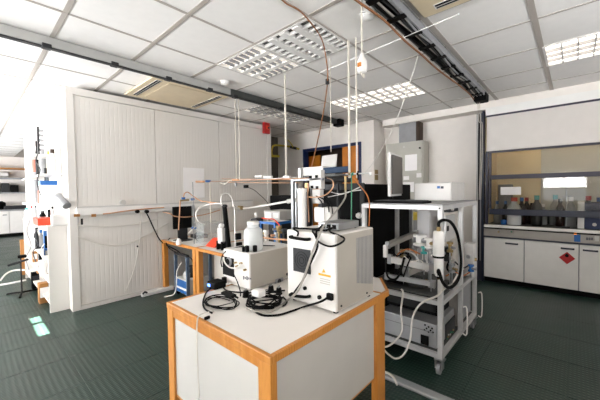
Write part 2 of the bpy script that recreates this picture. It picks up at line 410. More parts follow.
LL = ['dim louvred ceiling light left of the near pair, beside the smoke detector', 'unlit louvred ceiling light with dark cells, right of the near pair', 'lit louvred ceiling light of the middle pair, left one behind the hanging rods', 'lit louvred ceiling light of the middle pair, right one near the grey cabinet', 'bright louvred ceiling light at the right edge above the fume hood', 'louvred ceiling light beyond the right edge in line with the bright one', 'louvred ceiling light behind the cable duct, left of the far pair', 'louvred ceiling light behind the cable duct, right of the far pair by the red alarm']
for (x, y, m), l, al in zip(LIGHTS, LL, 'yxyyyyyy'): 
    if y < -.9: continue
    ceiling_light(x, y, m, l, al)
# left cable duct
dt = thing('cable_duct', 'long grey metal cable duct across the ceiling, from left edge to the alarm', 'duct', (2.2, 3.2, 2.54))
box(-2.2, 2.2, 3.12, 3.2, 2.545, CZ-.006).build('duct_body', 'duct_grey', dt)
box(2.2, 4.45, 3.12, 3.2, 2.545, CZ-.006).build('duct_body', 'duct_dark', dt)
box(-2.2, 4.45, 3.2, 3.24, 2.59, CZ-.006).build('duct_lip', 'light_grey', dt)
box(-2.2, 4.45, 3.135, 3.185, 2.538, 2.545).build('duct_slot', 'dark_grey', dt)
for px, py in ((48, 44), (117, 62.5), (170, 78), (212, 89), (240, 95), (284, 108)):
    q = P(px, py, z=2.54); box(q.x-.03, q.x+.03, 3.11, 3.17, 2.525, 2.56).build('clamp', 'dark_grey', dt, bevel=.004)
box(4.42, 4.56, 3.06, 3.2, 2.50, CZ-.006).build('end_box', 'black', dt, bevel=.006)
# right trunk with cables
rt = thing('cable_tray', 'open black ceiling cable tray full of wires, running to the fume hood', 'cable tray', (2.8, .93, 2.53))
box(1.2, 4.62, .872, .885, 2.56, CZ-.006).build('tray_side', 'grey', rt)
box(1.2, 4.62, .985, .998, 2.56, CZ-.006).build('tray_side', 'duct_dark', rt)
box(1.2, 4.62, .885, .985, 2.605, CZ-.006).build('tray_back', 'black', rt)
for k in range(11):
    x = 1.45+k*.29; box(x, x+.05, .872, .998, 2.55, 2.562).build('tray_rung', 'black', rt)
for k, (m, yy) in enumerate((('hood_grey', .95), ('dark_grey', .93), ('cord_brown', 1.0), ('black', .965), ('grey', .905))):
    pts = [(1.2+j*.38, yy+random.uniform(-.02, .02), 2.575-.02*random.random()-(.03 if k == 2 else 0)) for j in range(10)]
    MB().tube(pts, .008).build('wire', m, rt, smooth=True)
box(4.5, 4.68, .86, 1.0, 2.5, 2.6).build('end_box', 'black', rt, bevel=.01)
for a in (.95, .97): MB().tube([(4.6, a, 2.5), (4.8, a+.03, 2.3), (5.03, a+.05, 2.2), (5.04, a+.07, 1.2)], .004).build('drop_wire', 'rope', rt, smooth=True)
# air conditioner cassettes
def cassette(x0, x1, y0, y1, label):
    r = thing('air_conditioner', label, 'air conditioner', ((x0+x1)/2, (y0+y1)/2, CZ-.03))
    box(x0, x1, y0, y1, CZ-.03, CZ-.006).build('cover', 'cream', r, bevel=.006)
    box(x0+.2, x1-.2, y0+.12, y1-.12, CZ-.034, CZ-.03).build('grille', 'cream', r)
    for xx in (x0+.06, x1-.12):
        s = box(xx, xx+.06, y0+.1, y1-.1, CZ-.033, CZ-.03).build('vent', 'white', r)
        box(xx+.005, xx+.022, y0+.11, y1-.11, CZ-.036, CZ-.033).build('slot', 'black', s)
        box(xx+.037, xx+.05, y0+.11, y1-.11, CZ-.036, CZ-.033).build('slot', 'black', s)
cassette(1.37, 2.33, 3.29, 4.2, 'cream ceiling cassette air conditioner behind the grey duct above the panel room')
cassette(1.35, 2.26, -.1, .82, 'cream ceiling cassette air conditioner beside the black cable tray at the top')
def detector(px, py, label):
    q = P(px, py, z=CZ-.02); r = thing('smoke_detector', label, 'smoke detector', (q.x, q.y, CZ))
    MB().lathe((q.x, q.y, CZ-.045), [(.02, 0), (.045, .012), (.05, .045)]).build('head', 'white', r, smooth=True)
    MB().lathe((q.x, q.y, CZ-.012), [(.06, 0), (.062, .007)]).build('base', 'white', r)
detector(225, 83, 'round white smoke detector on the ceiling beside the dim light'); detector(368, 16, 'round white smoke detector on the ceiling near the hanging white socket')
# hanging rods and wires
RX = 2.36
def rod(px, pb, zt, label, x=RX, r=.006, m='rope'):
    q = P(px, pb, x=x); tag(MB().cyl((q.x, q.y, q.z), (q.x, q.y, zt), r, n=8).build('hanging_rod', m, smooth=True), label, 'rod', 'rods hanging from the ceiling to the pipe rack')
rod(236.5, 180, 2.545, 'thin white hanging rod of a close pair below the cable duct, left one'); rod(240, 180, 2.545, 'thin white hanging rod of a close pair below the cable duct, right one')
rod(286.3, 177, CZ-.006, 'single white hanging rod left of the copper coloured hanging cord', r=.01)
rod(331, 152, CZ-.006, 'thin white wire holding the grey folder in front of the doorway', r=.004)
rod(349.5, 178, CZ-.006, 'thicker white hanging rod ending above the brass fitting', r=.01, x=2.2); rod(357, 178, CZ-.006, 'white hanging rod in front of the orange door', r=.007, x=2.2)
def cord(name, pts, r, m, label, cat, **k): return tag(MB().tube(pts, r, **k).build(name, m, smooth=True), label, cat)
ce = P(300, 11, z=CZ-.016)
cord('pendant_cable', [P(278, -4, z=CZ-.012), P(287, 4, z=CZ-.014), ce, P(314, 27, z=CZ-.04), P(322, 40, z=CZ-.06), P(326, 58, x=1.85), P(327.5, 82, x=2.0), P(322, 120, x=2.2), P(315, 152, x=2.3), P(308, 181, x=RX)], .005, 'cord_brown', 'brown cord hanging in a curve from the ceiling to the copper pipes', 'cord')
tag(box(P(327.3, 82, x=2.0).x-.012, P(327.3, 82, x=2.0).x+.012, P(327.3, 82, x=2.0).y-.012, P(327.3, 82, x=2.0).y+.012, P(327, 84.5, x=2.0).z, P(327, 79, x=2.0).z).build('cord_switch', 'dark_grey', bevel=.003), 'small dark inline switch on the hanging brown cord', 'switch')
cord('hanging_string', [P(420, 50, x=2.9), P(409, 85, x=3.0), P(394, 126, x=3.1), P(375, 160, x=3.2), P(362, 176, x=3.25)], .0045, 'cable_white', 'white cable slanting down from the ceiling in front of the grey cabinet', 'cable')
a = P(318, 73.5, z=2.55); b = P(459, 14, z=2.55)
tag(MB().cyl(a, b, .004, n=8).build('ceiling_bar', 'alu_white', smooth=True), 'long thin pale metal bar under the ceiling crossing the black cable tray', 'bar')
hs = P(362, 65, x=1.75); r = thing('hanging_socket', 'white pendant power socket hanging on a cord from the ceiling', 'socket', P(362, 76, x=1.75))
MB().cyl((hs.x, hs.y, hs.z+.05), (hs.x, hs.y, CZ-.006), .005, n=8).build('cord', 'rope', r, smooth=True)
MB().lathe((hs.x, hs.y, hs.z-.055), [(.018, 0), (.03, .01), (.034, .045), (.03, .08), (.014, .11), (.01, .13)], 12).build('body', 'white', r, smooth=True)
MB().tube([(hs.x-.02, hs.y, hs.z-.05), (hs.x-.01, hs.y-.01, hs.z-.075), (hs.x+.02, hs.y, hs.z-.075), (hs.x+.025, hs.y, hs.z-.045)], .006).build('hook', 'rope', r, smooth=True)
MB().box(hs.x-.038, hs.x-.028, hs.y-.012, hs.y+.012, hs.z-.02, hs.z+.005).build('switch', 'orange', r)

# ------------------------------------------------------------------ panel wall fittings
tr = thing('wall_trunking', 'white wall trunking running along the ribbed panel wall', 'trunking', (1.8, PY-.06, 1.10))
box(.84, 3.4, PY-.06, PY-.001, 1.105, 1.20).build('channel', 'white', tr, bevel=.004)
box(.84, 3.4, PY-.07, PY-.06, 1.11, 1.195).build('cover', 'white', tr, bevel=.003)
box(.84, 3.4, PY-.062, PY-.002, 1.20, 1.212).build('lip', 'light_grey', tr)
def onwall(name, px0, px1, py0, py1, dep, m, label, cat, y=PY-.012, bevel=0):
    a = P(px0, py1, y=y-dep); b = P(px1, py0, y=y-dep); return tag(box(a.x, b.x, y-dep, y, a.z, b.z).build(name, m, bevel=bevel), label, cat)
pp = onwall('paper_sheet', 184, 204, 168.5, 198, .003, 'card_white', 'blank white paper sheet pinned on the panel wall above the black monitor', 'paper', y=PY-.002)
for px0, px1, m, l in ((74, 80, 'cardboard', 'torn brown cardboard piece at the corner end of the wall trunking'), (91.5, 96, 'cardboard', 'small square brown tape piece on the wall trunking')):
    q0 = P(px0, 217, y=PY-.075); q1 = P(px1, 214, y=PY-.075); tag(box(q0.x, q1.x, PY-.078, PY-.07, q0.z, q1.z).build('tape_piece', m), l, 'tape')
q = P(123, 206.5, y=PY-.04); tag(MB().cyl((q.x, PY-.06, 1.246), (q.x, PY-.015, 1.246), .033, n=16).build('tape_roll', 'light_grey', smooth=True), 'roll of grey tape standing on the wall trunking', 'tape roll')
cord('copper_rod', [P(103, 214, y=PY-.08), P(112, 213, y=PY-.08), P(126, 211, y=PY-.08), P(150, 208.5, y=PY-.08), P(164, 207.5, y=PY-.08)], .009, 'copper', 'thin copper rod lying on the wall trunking beside the tape roll', 'rod')
for px, l in ((137, 'black plug in the wall trunking, left of two'), (146.5, 'black plug in the wall trunking with a black cable, right of two')):
    q = P(px, 211.5, y=PY-.08); tag(MB().cyl((q.x, PY-.11, q.z), (q.x, PY-.07, q.z), .024, n=10).build('power_plug', 'black', smooth=True), l, 'plug')
cord('power_cable', [P(146.5, 213, y=PY-.11), P(150, 220, y=PY-.1), P(155, 231, y=PY-.08), P(160, 240, y=PY-.06), P(166, 245, y=PY-.1), P(176, 250, y=PY-.14), P(184, 256, y=PY-.3)], .008, 'black', 'black cable sagging from the trunking plug down to the wooden bench', 'cable')
cord('white_hose', [P(78, 226, y=PY-.02), P(92, 226, y=PY-.02), P(115, 226.5, y=PY-.02), P(140, 223, y=PY-.02), P(163, 217, y=PY-.02)], .007, 'cable_white', 'upper white hose draped along the panel wall below the trunking', 'hose')
cord('white_hose', [P(78, 237, y=PY-.02), P(95, 243, y=PY-.02), P(113, 246, y=PY-.02), P(132, 242, y=PY-.02), P(155, 231, y=PY-.02), P(168, 223, y=PY-.02)], .008, 'cable_white', 'lower white hose hanging in a sag across the panel wall', 'hose')
cord('drop_cable', [P(141, 212, y=PY-.09), P(141, 222, y=PY-.04), P(139, 245, y=PY-.02), P(134, 270, y=PY-.02), P(126, 291, y=PY-.02)], .005, 'cable_white', 'thin white cord hanging straight down the panel wall to the floor', 'cord')
q = P(138, 246.5, y=PY-.02); tag(MB().cyl((q.x, PY-.02, q.z), (q.x, PY, q.z), .012, n=8).build('cord_clip', 'black'), 'tiny black clip on the panel wall beside the white cord', 'clip')
q = P(82, 219.5, y=PY-.09); tag(MB().box(q.x-.01, q.x+.01, PY-.09, PY-.07, q.z-.06, q.z+.01).build('wall_clip', 'dark_grey', bevel=.003), 'small dark clip under the trunking near the corner', 'clip')
a = P(140, 294, z=.03); tag(MB().box(a.x, a.x+.42, a.y-.08, a.y-.02, 0, .055).build('floor_trunking', 'white', bevel=.01), 'short white cable cover on the floor beside the wooden bench leg', 'cable cover')
a = P(143, 293, z=.06); tag(MB().tube([(a.x-.02, a.y-.05, .062), (a.x, a.y-.06, .085), (a.x+.03, a.y-.05, .066)], .012).build('hose_stub', 'dark_grey', smooth=True), 'small dark hose stub on the white floor cable cover', 'hose stub')
# fire alarm, yellow gas pipe
al = thing('fire_alarm', 'red fire alarm box at the top end of the panel wall', 'alarm', P(267, 132, y=PY-.03))
a = P(264.3, 133, y=PY-.07); b = P(270, 122.5, y=PY-.07)
box(a.x, b.x, PY-.07, PY-.015, a.z, b.z).build('case', 'red', al, bevel=.008)
m = (a+b)/2; box(m.x-.03, m.x+.04, PY-.078, PY-.07, m.z-.03, m.z+.04).build('cover', 'tray_red', al); MB().cyl((m.x+.03, PY-.085, m.z), (m.x+.03, PY-.075, m.z), .02).build('button', 'dark_grey', al)
gy = 5.05
gp = thing('gas_pipe', 'bent yellow gas pipe in the dark recess beside the panel wall', 'pipe', P(276, 160, y=gy))
MB().tube([P(269, 156, y=gy), P(272, 156, y=gy), P(271.5, 152, y=gy), P(272.5, 147, y=gy), P(275, 145.3, y=gy), P(280, 145.4, x=4.86), P(288, 146.3, x=4.88), P(293, 147, x=4.9), P(299, 149.2, x=4.925)], .022, n=8).build('pipe', 'yellow', gp, smooth=True)
a = P(274, 156.5, y=gy-.02); MB().cyl(P(268, 155.8, y=gy-.02), P(279, 156.3, y=gy-.02), .026).build('elbow', 'yellow', gp, smooth=True)
a = P(293, 147, x=4.87); MB().cyl(P(290.5, 147, x=4.88), P(296.5, 148.5, x=4.9), .03).build('valve', 'dark_grey', gp, smooth=True); MB().tube([a, P(291, 143.5, x=4.82), P(288, 140, x=4.8)], .013).build('lever', 'yellow', gp)
# light switches on pier
sw = thing('light_switch', 'pair of brown light switches on the side of the wall pier', 'switch', (5.2, 2.68, 1.4))
for py0, py1 in ((170, 174), (175, 180)):
    a = P(374.7, py1, y=2.70); b = P(377.5, py0, y=2.70); box(a.x, b.x, 2.685, 2.699, a.z, b.z).build('rocker', 'brass', sw, bevel=.003)

# ------------------------------------------------------------------ right wall: electrical cabinet, duct
ec = thing('electrical_cabinet', 'tall grey electrical cabinet on the wall behind the monitor', 'cabinet', (5.25, 2.2, .9))
a = P(386, 205, x=5.12); b = P(423, 144, x=5.12); zt = P(405, 142, x=5.12).z
box(5.14, 5.39, b.y, a.y, .95, zt).build('body', 'cab_grey', ec, bevel=.006)
dr = box(5.12, 5.14, b.y+.02, a.y-.02, .98, zt-.02).build('door', 'cab_grey', ec, bevel=.004)
q = P(420, 148, x=5.12); MB().cyl((5.10, q.y, q.z), (5.12, q.y, q.z), .015).build('lock', 'black', dr)
q = P(404, 147, x=5.12); MB().cyl((5.112, q.y, q.z), (5.12, q.y, q.z), .015).build('badge', 'light_grey', dr)
for x0, x1, y0, y1 in ((405, 417, 154, 171), (403.5, 409, 176, 180), (416.5, 421.5, 173, 177.5), (403, 414, 182, 192)):
    a = P(x0, y1, x=5.118); b = P(x1, y0, x=5.118); box(5.116, 5.12, b.y, a.y, a.z, b.z).build('notice', 'card_white', dr)
a = P(399, 141, x=5.2); b = P(416, 124, x=5.2)
vd = thing('vent_duct', 'grey metal duct box rising from the electrical cabinet to the casing', 'duct', (5.28, (a.y+b.y)/2, zt))
box(5.2, 5.39, b.y, a.y, zt-.004, 2.52).build('duct_box', 'grey', vd); box(5.195, 5.39, b.y-.05, b.y-.002, zt-.004, 2.52).build('side_flange', 'brown_dark', vd)

# ------------------------------------------------------------------ fume hood
HX = 5.08; Y0 = .985; Y1 = -1.1
hd = thing('fume_hood', 'large white fume hood with navy sash frame and flammables cupboards below', 'fume hood', (5.4, -.05, 0))
box(HX+.05, 5.95, Y1, Y0, 0, .07).build('plinth', 'black', hd)
box(HX+.02, 5.95, Y1, Y0, .07, .655).build('cupboard_body', 'grey', hd)
for k, (a, b) in enumerate(((.983, .513), (.503, -.037), (-.047, -.59), (-.6, -1.09))):
    dd = box(HX, HX+.02, b, a, .075, .65).build('cupboard_door', 'white', hd, bevel=.004)
    hx0, hx1 = ((.72, .575), (.13, 0), (-.075, -.21), (-.65, -.78))[k]
    MB().box(HX-.022, HX-.012, hx1, hx0, .58, .6).box(HX-.022, HX, hx1, hx1+.015, .58, .6).box(HX-.022, HX, hx0-.015, hx0, .58, .6).build('handle', 'navy', dd)
    if k == 1:
        c = P(567, 258, x=HX); s = .098
        sg = MB().prism([(HX-.001, c.y-s*.8, c.z), (HX-.001, c.y, c.z+s*.8), (HX-.001, c.y+s*.8, c.z), (HX-.001, c.y, c.z-s*.8)], (-.003, 0, 0)).build('hazard_diamond', 'red', dd)
        sg['label'] = 'red diamond flammable hazard sign with black flame'
        MB().prism([(HX-.004, c.y+s*(.22*math.sin(t)*(1 if t < 3.2 else .8)), c.z+.03+s*.26*(-math.cos(t))*(1.3 if abs(t-3.1) < .5 else .8)) for t in [i*.52 for i in range(12)]], (-.001, 0, 0)).build('flame_symbol', 'black', sg)
box(HX-.015, 5.95, Y1, Y0, .656, .674).build('dark_strip', 'navy', hd)
cs = box(HX-.005, 5.95, Y1, Y0, .675, .782).build('control_strip', 'hood_grey', hd)
box(HX-.015, 5.95, Y1, Y0, .783, .798).build('dark_strip', 'black', hd)
for px, m in ((499, 'brass'), (512, 'green')):
    c = P(px, 231.5, x=HX-.005); MB().cyl((HX-.005, c.y, c.z), (HX-.04, c.y, c.z), .026, .02).build('knob', 'hood_grey', cs, smooth=True); MB().cyl((HX-.038, c.y, c.z), (HX-.05, c.y, c.z), .01).build('knob_cap', m, cs)
def hs_(px0, px1, py0, py1, m, name, par, dep=.004, x=HX-.005):
    a = P(px0, py1, x=x-dep); b = P(px1, py0, x=x-dep); return box(x-dep, x, b.y, a.y, a.z, b.z).build(name, m, par)
hs_(574, 580.5, 235, 241.5, 'blue', 'display', cs); hs_(574, 576.5, 232.5, 234.5, 'led_orange', 'indicator_lamp', cs); hs_(579, 580.5, 233, 234.5, 'black', 'button', cs)
hs_(586, 588.2, 237.5, 240, 'ink', 'socket', cs); hs_(588.6, 590.6, 237.6, 240.1, 'ink', 'socket', cs); hs_(591, 593, 237.7, 240.2, 'ink', 'socket', cs); hs_(594.5, 599, 236.5, 241, 'light_grey', 'switch', cs, .012)
box(HX-.02, 5.95, Y1, Y0, .80, .838).build('sill', 'white', hd, bevel=.005)
MB().box(5.82, 5.95, Y1, Y0, .84, 2.4).build('back_wall', 'hood_back', hd)
box(HX+.03, 5.82, Y1+.03, Y0-.03, .838, .8395).build('worktop', 'dark_grey', hd)
box(5.79, 5.818, Y1+.03, P(541, 165, x=5.79).y, .86, 2.09).build('baffle_panel', 'cab_grey', hd)
box(HX+.05, 5.82, Y0-.03, Y0, .84, 2.4).build('side_wall', 'hood_back', hd)
box(HX+.05, 5.82, Y1, Y1+.03, .84, 2.4).build('side_wall', 'hood_back', hd)
box(HX+.05, 5.82, Y1+.03, Y0-.03, 2.1, 2.14).build('roof', 'white', hd)
box(HX, HX+.03, Y1, .955, 1.90, 2.385).build('upper_panel', 'hood_panel', hd)
box(HX-.01, HX+.03, Y1, .965, 2.385, 2.41).build('top_bar', 'navy_purple', hd)
box(HX, HX+.04, Y1, .97, 2.411, 2.52).build('top_panel', 'white', hd)
box(HX-.01, HX+.03, Y1, .965, 1.868, 1.895).build('sash_top_rail', 'navy_purple', hd)
box(HX-.02, HX+.03, .935, .968, .842, 1.868).build('frame_post', 'navy_purple', hd)
sash = box(HX-.02, HX+.02, Y1, .92, 1.49, 1.55).build('sash_rail', 'navy_purple', hd)
box(HX-.022, HX+.02, Y1, .92, .988, 1.07).build('sash_rail', 'navy', hd, bevel=.006)
box(HX-.02, HX+.02, .895, .925, 1.075, 1.868).build('sash_stile', 'navy_purple', hd)
box(HX-.003, HX+.003, Y1, .9, 1.55, 1.868).build('sash_pane', 'glass', hd); box(HX-.003, HX+.003, Y1, .9, 1.075, 1.49).build('sash_pane', 'glass', hd)
MB().cyl((5.4, .75, 2.08), (5.4, -.9, 2.08), .02).build('lamp_tube', 'lamp_hood', hd)
hs_(500.5, 521, 186.8, 194.8, 'card_white', 'notice', hd, .003, HX-.004)
# navy post with cables at the left of the hood
ps = thing('service_post', 'dark navy service post with wires left of the fume hood', 'post', (HX, 1.04, 0))
box(HX-.02, HX+.33, .988, 1.01, 0, 2.48).build('post_edge', 'navy', ps)
box(HX, HX+.33, 1.01, 1.085, 0, 2.46).build('post_body', 'navy_purple', ps)
for k, yy in enumerate((1.03, 1.05, 1.07)): MB().tube([(HX-.008, yy, 2.45), (HX-.012, yy+.004, 1.8), (HX-.008, yy, 1.1), (HX-.008, yy, .3)], .008).build('wire', ('grey', 'black', 'light_grey')[k], ps, smooth=True)
# things inside the hood
def bottle(px, pyt, pyb, w, m, cap, label, x=5.32, group='bottles in the fume hood'):
    b = P(px, pyb, x=x); t_ = P(px, pyt, x=x); z0 = .84; hh = max(.1, t_.z-z0)
    r = thing('bottle', label, 'bottle', (b.x, b.y, z0), group)
    R = w/2
    MB().lathe((b.x, b.y, z0), [(R*.92, 0), (R, hh*.04), (R, hh*.6), (R*.8, hh*.7), (R*.4, hh*.8), (R*.38, hh*.88)], 14).build('body', m, r, smooth=True)
    MB().lathe((b.x, b.y, z0+hh*.86), [(R*.45, 0), (R*.45, hh*.14)], 12).build('cap', cap, r, smooth=True)
bottle(514, 197.5, 222, .17, 'jug', 'tray_red', 'white plastic bottle with a red cap at the left of the fume hood', 5.25)
bottle(505.5, 201, 222, .08, 'amber', 'blue', 'dark bottle with a blue cap left of the white plastic bottle', 5.35)
bottle(497, 201, 221, .09, 'plastic_clear', 'blue', 'clear bottle with a blue cap at the far left of the hood', 5.4)
bottle(521.5, 197.5, 222, .1, 'amber', 'blue', 'dark bottle with a blue cap right of the white plastic bottle', 5.4)
bottle(526.5, 197.5, 222, .1, 'amber', 'red', 'dark bottle with a red cap in the row behind the sash', 5.54)
bottle(536.5, 195.5, 222, .13, 'black_gloss', 'cyan', 'big dark bottle with a teal cap in the hood', 5.3)
bottle(531.5, 203, 222, .08, 'amber', 'black', 'short dark bottle with a black cap in the hood', 5.5)
bottle(543, 204, 222, .09, 'plastic_clear', 'white', 'short clear bottle with a white cap right of the big dark one', 5.46)
bottle(555, 195, 222, .12, 'plastic_clear', 'cyan', 'clear bottle with a green cap in the middle of the hood', 5.56)
bottle(560, 199, 222, .1, 'amber', 'black', 'dark bottle with a black cap beside the hood clamp stand', 5.4)
bottle(570.5, 197, 222, .12, 'plastic_clear', 'white', 'clear flask with a white cap right of the hood clamp stand', 5.4)
bottle(588, 196, 222, .13, 'amber', 'red', 'dark bottle with a red cap behind the navy box', 5.62)
bottle(598.5, 197.5, 222, .1, 'amber', 'blue', 'bottle with a blue cap at the right edge behind the navy box', 5.62)
q = P(503.5, 221, x=5.22); tag(MB().lathe((q.x, q.y, .84), [(.03, 0), (.038, .04), (.036, .06), (.015, .07)], 14).build('blue_bowl', 'blue', smooth=True), 'low blue bowl on the hood worktop below the sash', 'bowl')
cl = P(566, 222, x=5.24); r = thing('clamp_stand', 'thin metal clamp stand in the fume hood', 'stand', (cl.x, cl.y, .84))
MB().box(cl.x-.05, cl.x+.03, cl.y-.04, cl.y+.04, .84, .855).build('base', 'dark_grey', r); MB().cyl((cl.x, cl.y, .855), (cl.x, cl.y, 1.36), .008).build('rod', 'steel', r); MB().cyl((cl.x, cl.y-.05, 1.25), (cl.x, cl.y+.05, 1.25), .008).build('clamp', 'steel', r)
a = P(584.5, 224, x=5.2); b = P(584.5, 202.5, x=5.2)
r = thing('instrument_box', 'navy box with a white side standing in the hood at right', 'box', (5.35, a.y-.2, .84))
box(5.2, 5.5, a.y-.4, a.y, .84, b.z).build('front', 'blue_frame', r, bevel=.004); a2 = P(577.5, 224, x=5.2); box(5.19, 5.5, a.y+.002, a2.y, .84, b.z+.01).build('side_panel', 'white', r, bevel=.004)
q = P(594.5, 221, x=5.2); MB().cyl((5.2, q.y, .9), (5.17, q.y, .9), .02).build('knob', 'light_grey', r)
q = P(497, 205, x=5.6); tag(MB().box(5.55, 5.65, q.y-.2, q.y-.02, .84, 1.42).build('control_unit', 'grey', bevel=.01), 'grey upright unit at the back left of the fume hood', 'unit')
q = P(548, 221, x=5.6); tag(MB().box(5.6, 5.75, q.y-.45, q.y+.25, .84, 1.0).build('dark_tray', 'black', bevel=.01), 'long low black tray at the back of the hood worktop', 'tray')

# ------------------------------------------------------------------ benches
def bench(name, label, x0, x1, y0, y1, zt, legs, panels, th=.03):
    r = thing(name, label, 'table', ((x0+x1)/2, (y0+y1)/2, 0), 'white lab benches with beech edges')
    s = .022
    box(x0+s, x1-s, y0+s, y1-s, zt-th, zt).build('tabletop', 'laminate', r)
    for a in ((x0, x0+s, y0, y1), (x1-s, x1, y0, y1), (x0+s, x1-s, y0, y0+s), (x0+s, x1-s, y1-s, y1)): box(*a, zt-th-.002, zt+.002).build('edge_strip', 'beech', r, bevel=.003)
    for a in legs: box(a[0], a[1], a[2], a[3], 0, zt-th if len(a) < 5 else a[4]).build('leg', 'beech', r, bevel=.004)
    for a in panels: box(*a[:6]).build(a[7] if len(a) > 7 else 'panel', a[6], r)
    return r
TZ = .705
fb_ = bench('lab_bench', 'white lab bench with orange beech frame in the foreground carrying the white devices', .785, 1.768, .885, 1.81, TZ,
      [(.787, .825, .887, .965, TZ-.003), (.787, .825, 1.735, 1.808, TZ-.003), (1.66, 1.765, .888, .93, TZ-.03), (1.70, 1.76, 1.75, 1.808)],
      [(.79, .812, .965, 1.735, .635, .672, 'beech', 'rail'), (.80, .812, .965, 1.735, .17, .635, 'laminate_panel'), (.825, 1.66, .91, .922, .2, .672, 'panel_grey'), (.80, .812, .965, 1.735, .155, .17, 'beech', 'rail'), (.825, 1.66, .91, .922, .19, .2, 'beech', 'rail')])
MB().prism([(1.77, .915, TZ-.03), (1.83, .915, TZ-.03), (2.06, 1.08, TZ-.03), (2.06, 1.41, TZ-.03), (1.77, 1.41, TZ-.03)], (0, 0, .028)).build('corner_flap', 'laminate', fb_)
MB().prism([(1.77, .895, TZ-.034), (1.836, .895, TZ-.034), (2.075, 1.07, TZ-.034), (2.061, 1.08, TZ-.034), (1.83, .914, TZ-.034), (1.77, .914, TZ-.034)], (0, 0, .034)).build('edge_strip', 'beech', fb_)
bench('lab_bench', 'white lab bench with beech legs against the panel wall', 1.80, 3.4, 3.335, 4.255, TZ, [(1.80, 1.86, 4.18, 4.25), (1.80, 1.86, 3.34, 3.40), (3.3, 3.36, 4.18, 4.25), (3.3, 3.36, 3.34, 3.40)], [])
bench('lab_bench', 'white lab bench with beech legs beside the bench at the wall, red tray on it', 1.80, 3.4, 2.40, 3.33, TZ, [(1.80, 1.86, 3.255, 3.325), (1.80, 1.86, 2.41, 2.48), (3.3, 3.36, 3.255, 3.325), (3.3, 3.36, 2.41, 2.48)], [(2.0, 2.012, 2.48, 3.25, .1, .66, 'panel_grey')])
bench('lab_bench', 'white lab bench behind the foreground bench under the valve tower', 1.79, 2.42, 1.42, 2.38, TZ, [(1.86, 1.92, 1.43, 1.49), (1.86, 1.92, 2.30, 2.37), (2.34, 2.4, 1.43, 1.49), (2.34, 2.4, 2.30, 2.37)], [])
# ------------------------------------------------------------------ things on the foreground bench
def qbox(px0, px1, py0, py1, x, dep=.004):            # patch on a plane x = const seen from -x
    cx = (px0+px1)/2; return box(x-dep, x, P(px1, py0, x=x-dep).y, P(px0, py0, x=x-dep).y, P(cx, py1, x=x-dep).z, P(cx, py0, x=x-dep).z)
def ybox(px0, px1, py0, py1, y, dep=.004):            # patch on a plane y = const seen from -y
    cx = (px0+px1)/2; return box(P(px0, py0, y=y-dep).x, P(px1, py0, y=y-dep).x, y-dep, y, P(cx, py1, y=y-dep).z, P(cx, py0, y=y-dep).z)
X1 = 1.29; ZT = 1.133
d1_ = thing('analyser', 'tall white analyser box with a square fan grille and yellow warning label', 'device', (1.49, 1.105, TZ))
MB().box(X1, 1.69, .925, 1.285, TZ+.012, ZT).build('body', 'device_white', d1_, bevel=.008)
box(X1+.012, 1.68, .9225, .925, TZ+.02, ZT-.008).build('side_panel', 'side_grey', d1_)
for a in ((1.32, .95), (1.32, 1.25), (1.66, .95), (1.66, 1.25)): MB().cyl((a[0], a[1], TZ), (a[0], a[1], TZ+.013), .015).build('foot', 'black', d1_)
fg = qbox(293, 310, 249, 272.5, X1, .005).build('fan_grille', 'dark_grey', d1_)
c0 = P(301.5, 260.5, x=X1-.006)
for rr in (.018, .034, .05):
    MB().tube([(X1-.006, c0.y+rr*math.cos(t*math.pi/8), c0.z+rr*math.sin(t*math.pi/8)) for t in range(17)], .0015, n=4, k=1).build('guard_ring', 'black', fg)
for py, nm in ((237.5, 'handle'), (294.5, 'handle')):
    a = P(292.5, py-1, x=X1); b = P(310, py+1.5, x=X1)
    MB().tube([a, a+Vector((-.03, -.012, 0)), b+Vector((-.03, .012, 0)), b], .009, k=4).build(nm, 'black', d1_, smooth=True)
lb = MB().prism([P(322, 272.5, x=X1-.001), P(325.5, 272.5, x=X1-.001), P(323.8, 269, x=X1-.001)], (-.002, 0, 0)).build('warning_triangle', 'label_yellow', d1_)
qbox(318.5, 330.5, 274.3, 276.3, X1, .002).build('warning_strip', 'label_yellow', d1_)
for k in range(3): qbox(320, 330, 279+k*2.2, 279.8+k*2.2, X1, .0015).build('print_line', 'cab_grey', d1_)
for px, py, r_ in ((305.5, 288, .01), (320, 297, .011)):
    c = P(px, py, x=X1); MB().cyl((X1, c.y, c.z), (X1-.012, c.y, c.z), r_).build('socket', 'black', d1_)
qbox(326, 331.5, 294, 300.5, X1, .02).build('connector', 'black', d1_, bevel=.003)
for k in range(12):
    x = 1.49+k*.0155; box(x, x+.006, .9205, .9225, .83-.004*k, 1.09).build('vent_slot', 'grey', d1_)
for x in (1.33, 1.6): MB().cyl((x, .9225, .745), (x, .918, .745), .006, n=8).build('screw', 'dark_grey', d1_)
# metal box on top of it
r = thing('metal_box', 'flat brushed metal box lying on top of the tall white analyser', 'box', (1.5, 1.05, ZT))
box(1.40, 1.62, .985, 1.13, ZT+.004, ZT+.045).build('case', 'steel', r, bevel=.004)
for k in range(3): box(1.396, 1.40, 1.0+.04*k, 1.025+.04*k, ZT+.012, ZT+.034).build('connector', 'black', r)
for a in ((1.42, 1.0), (1.6, 1.0), (1.42, 1.11), (1.6, 1.11)): MB().cyl((a[0], a[1], ZT), (a[0], a[1], ZT+.005), .008, n=8).build('foot', 'black', r)
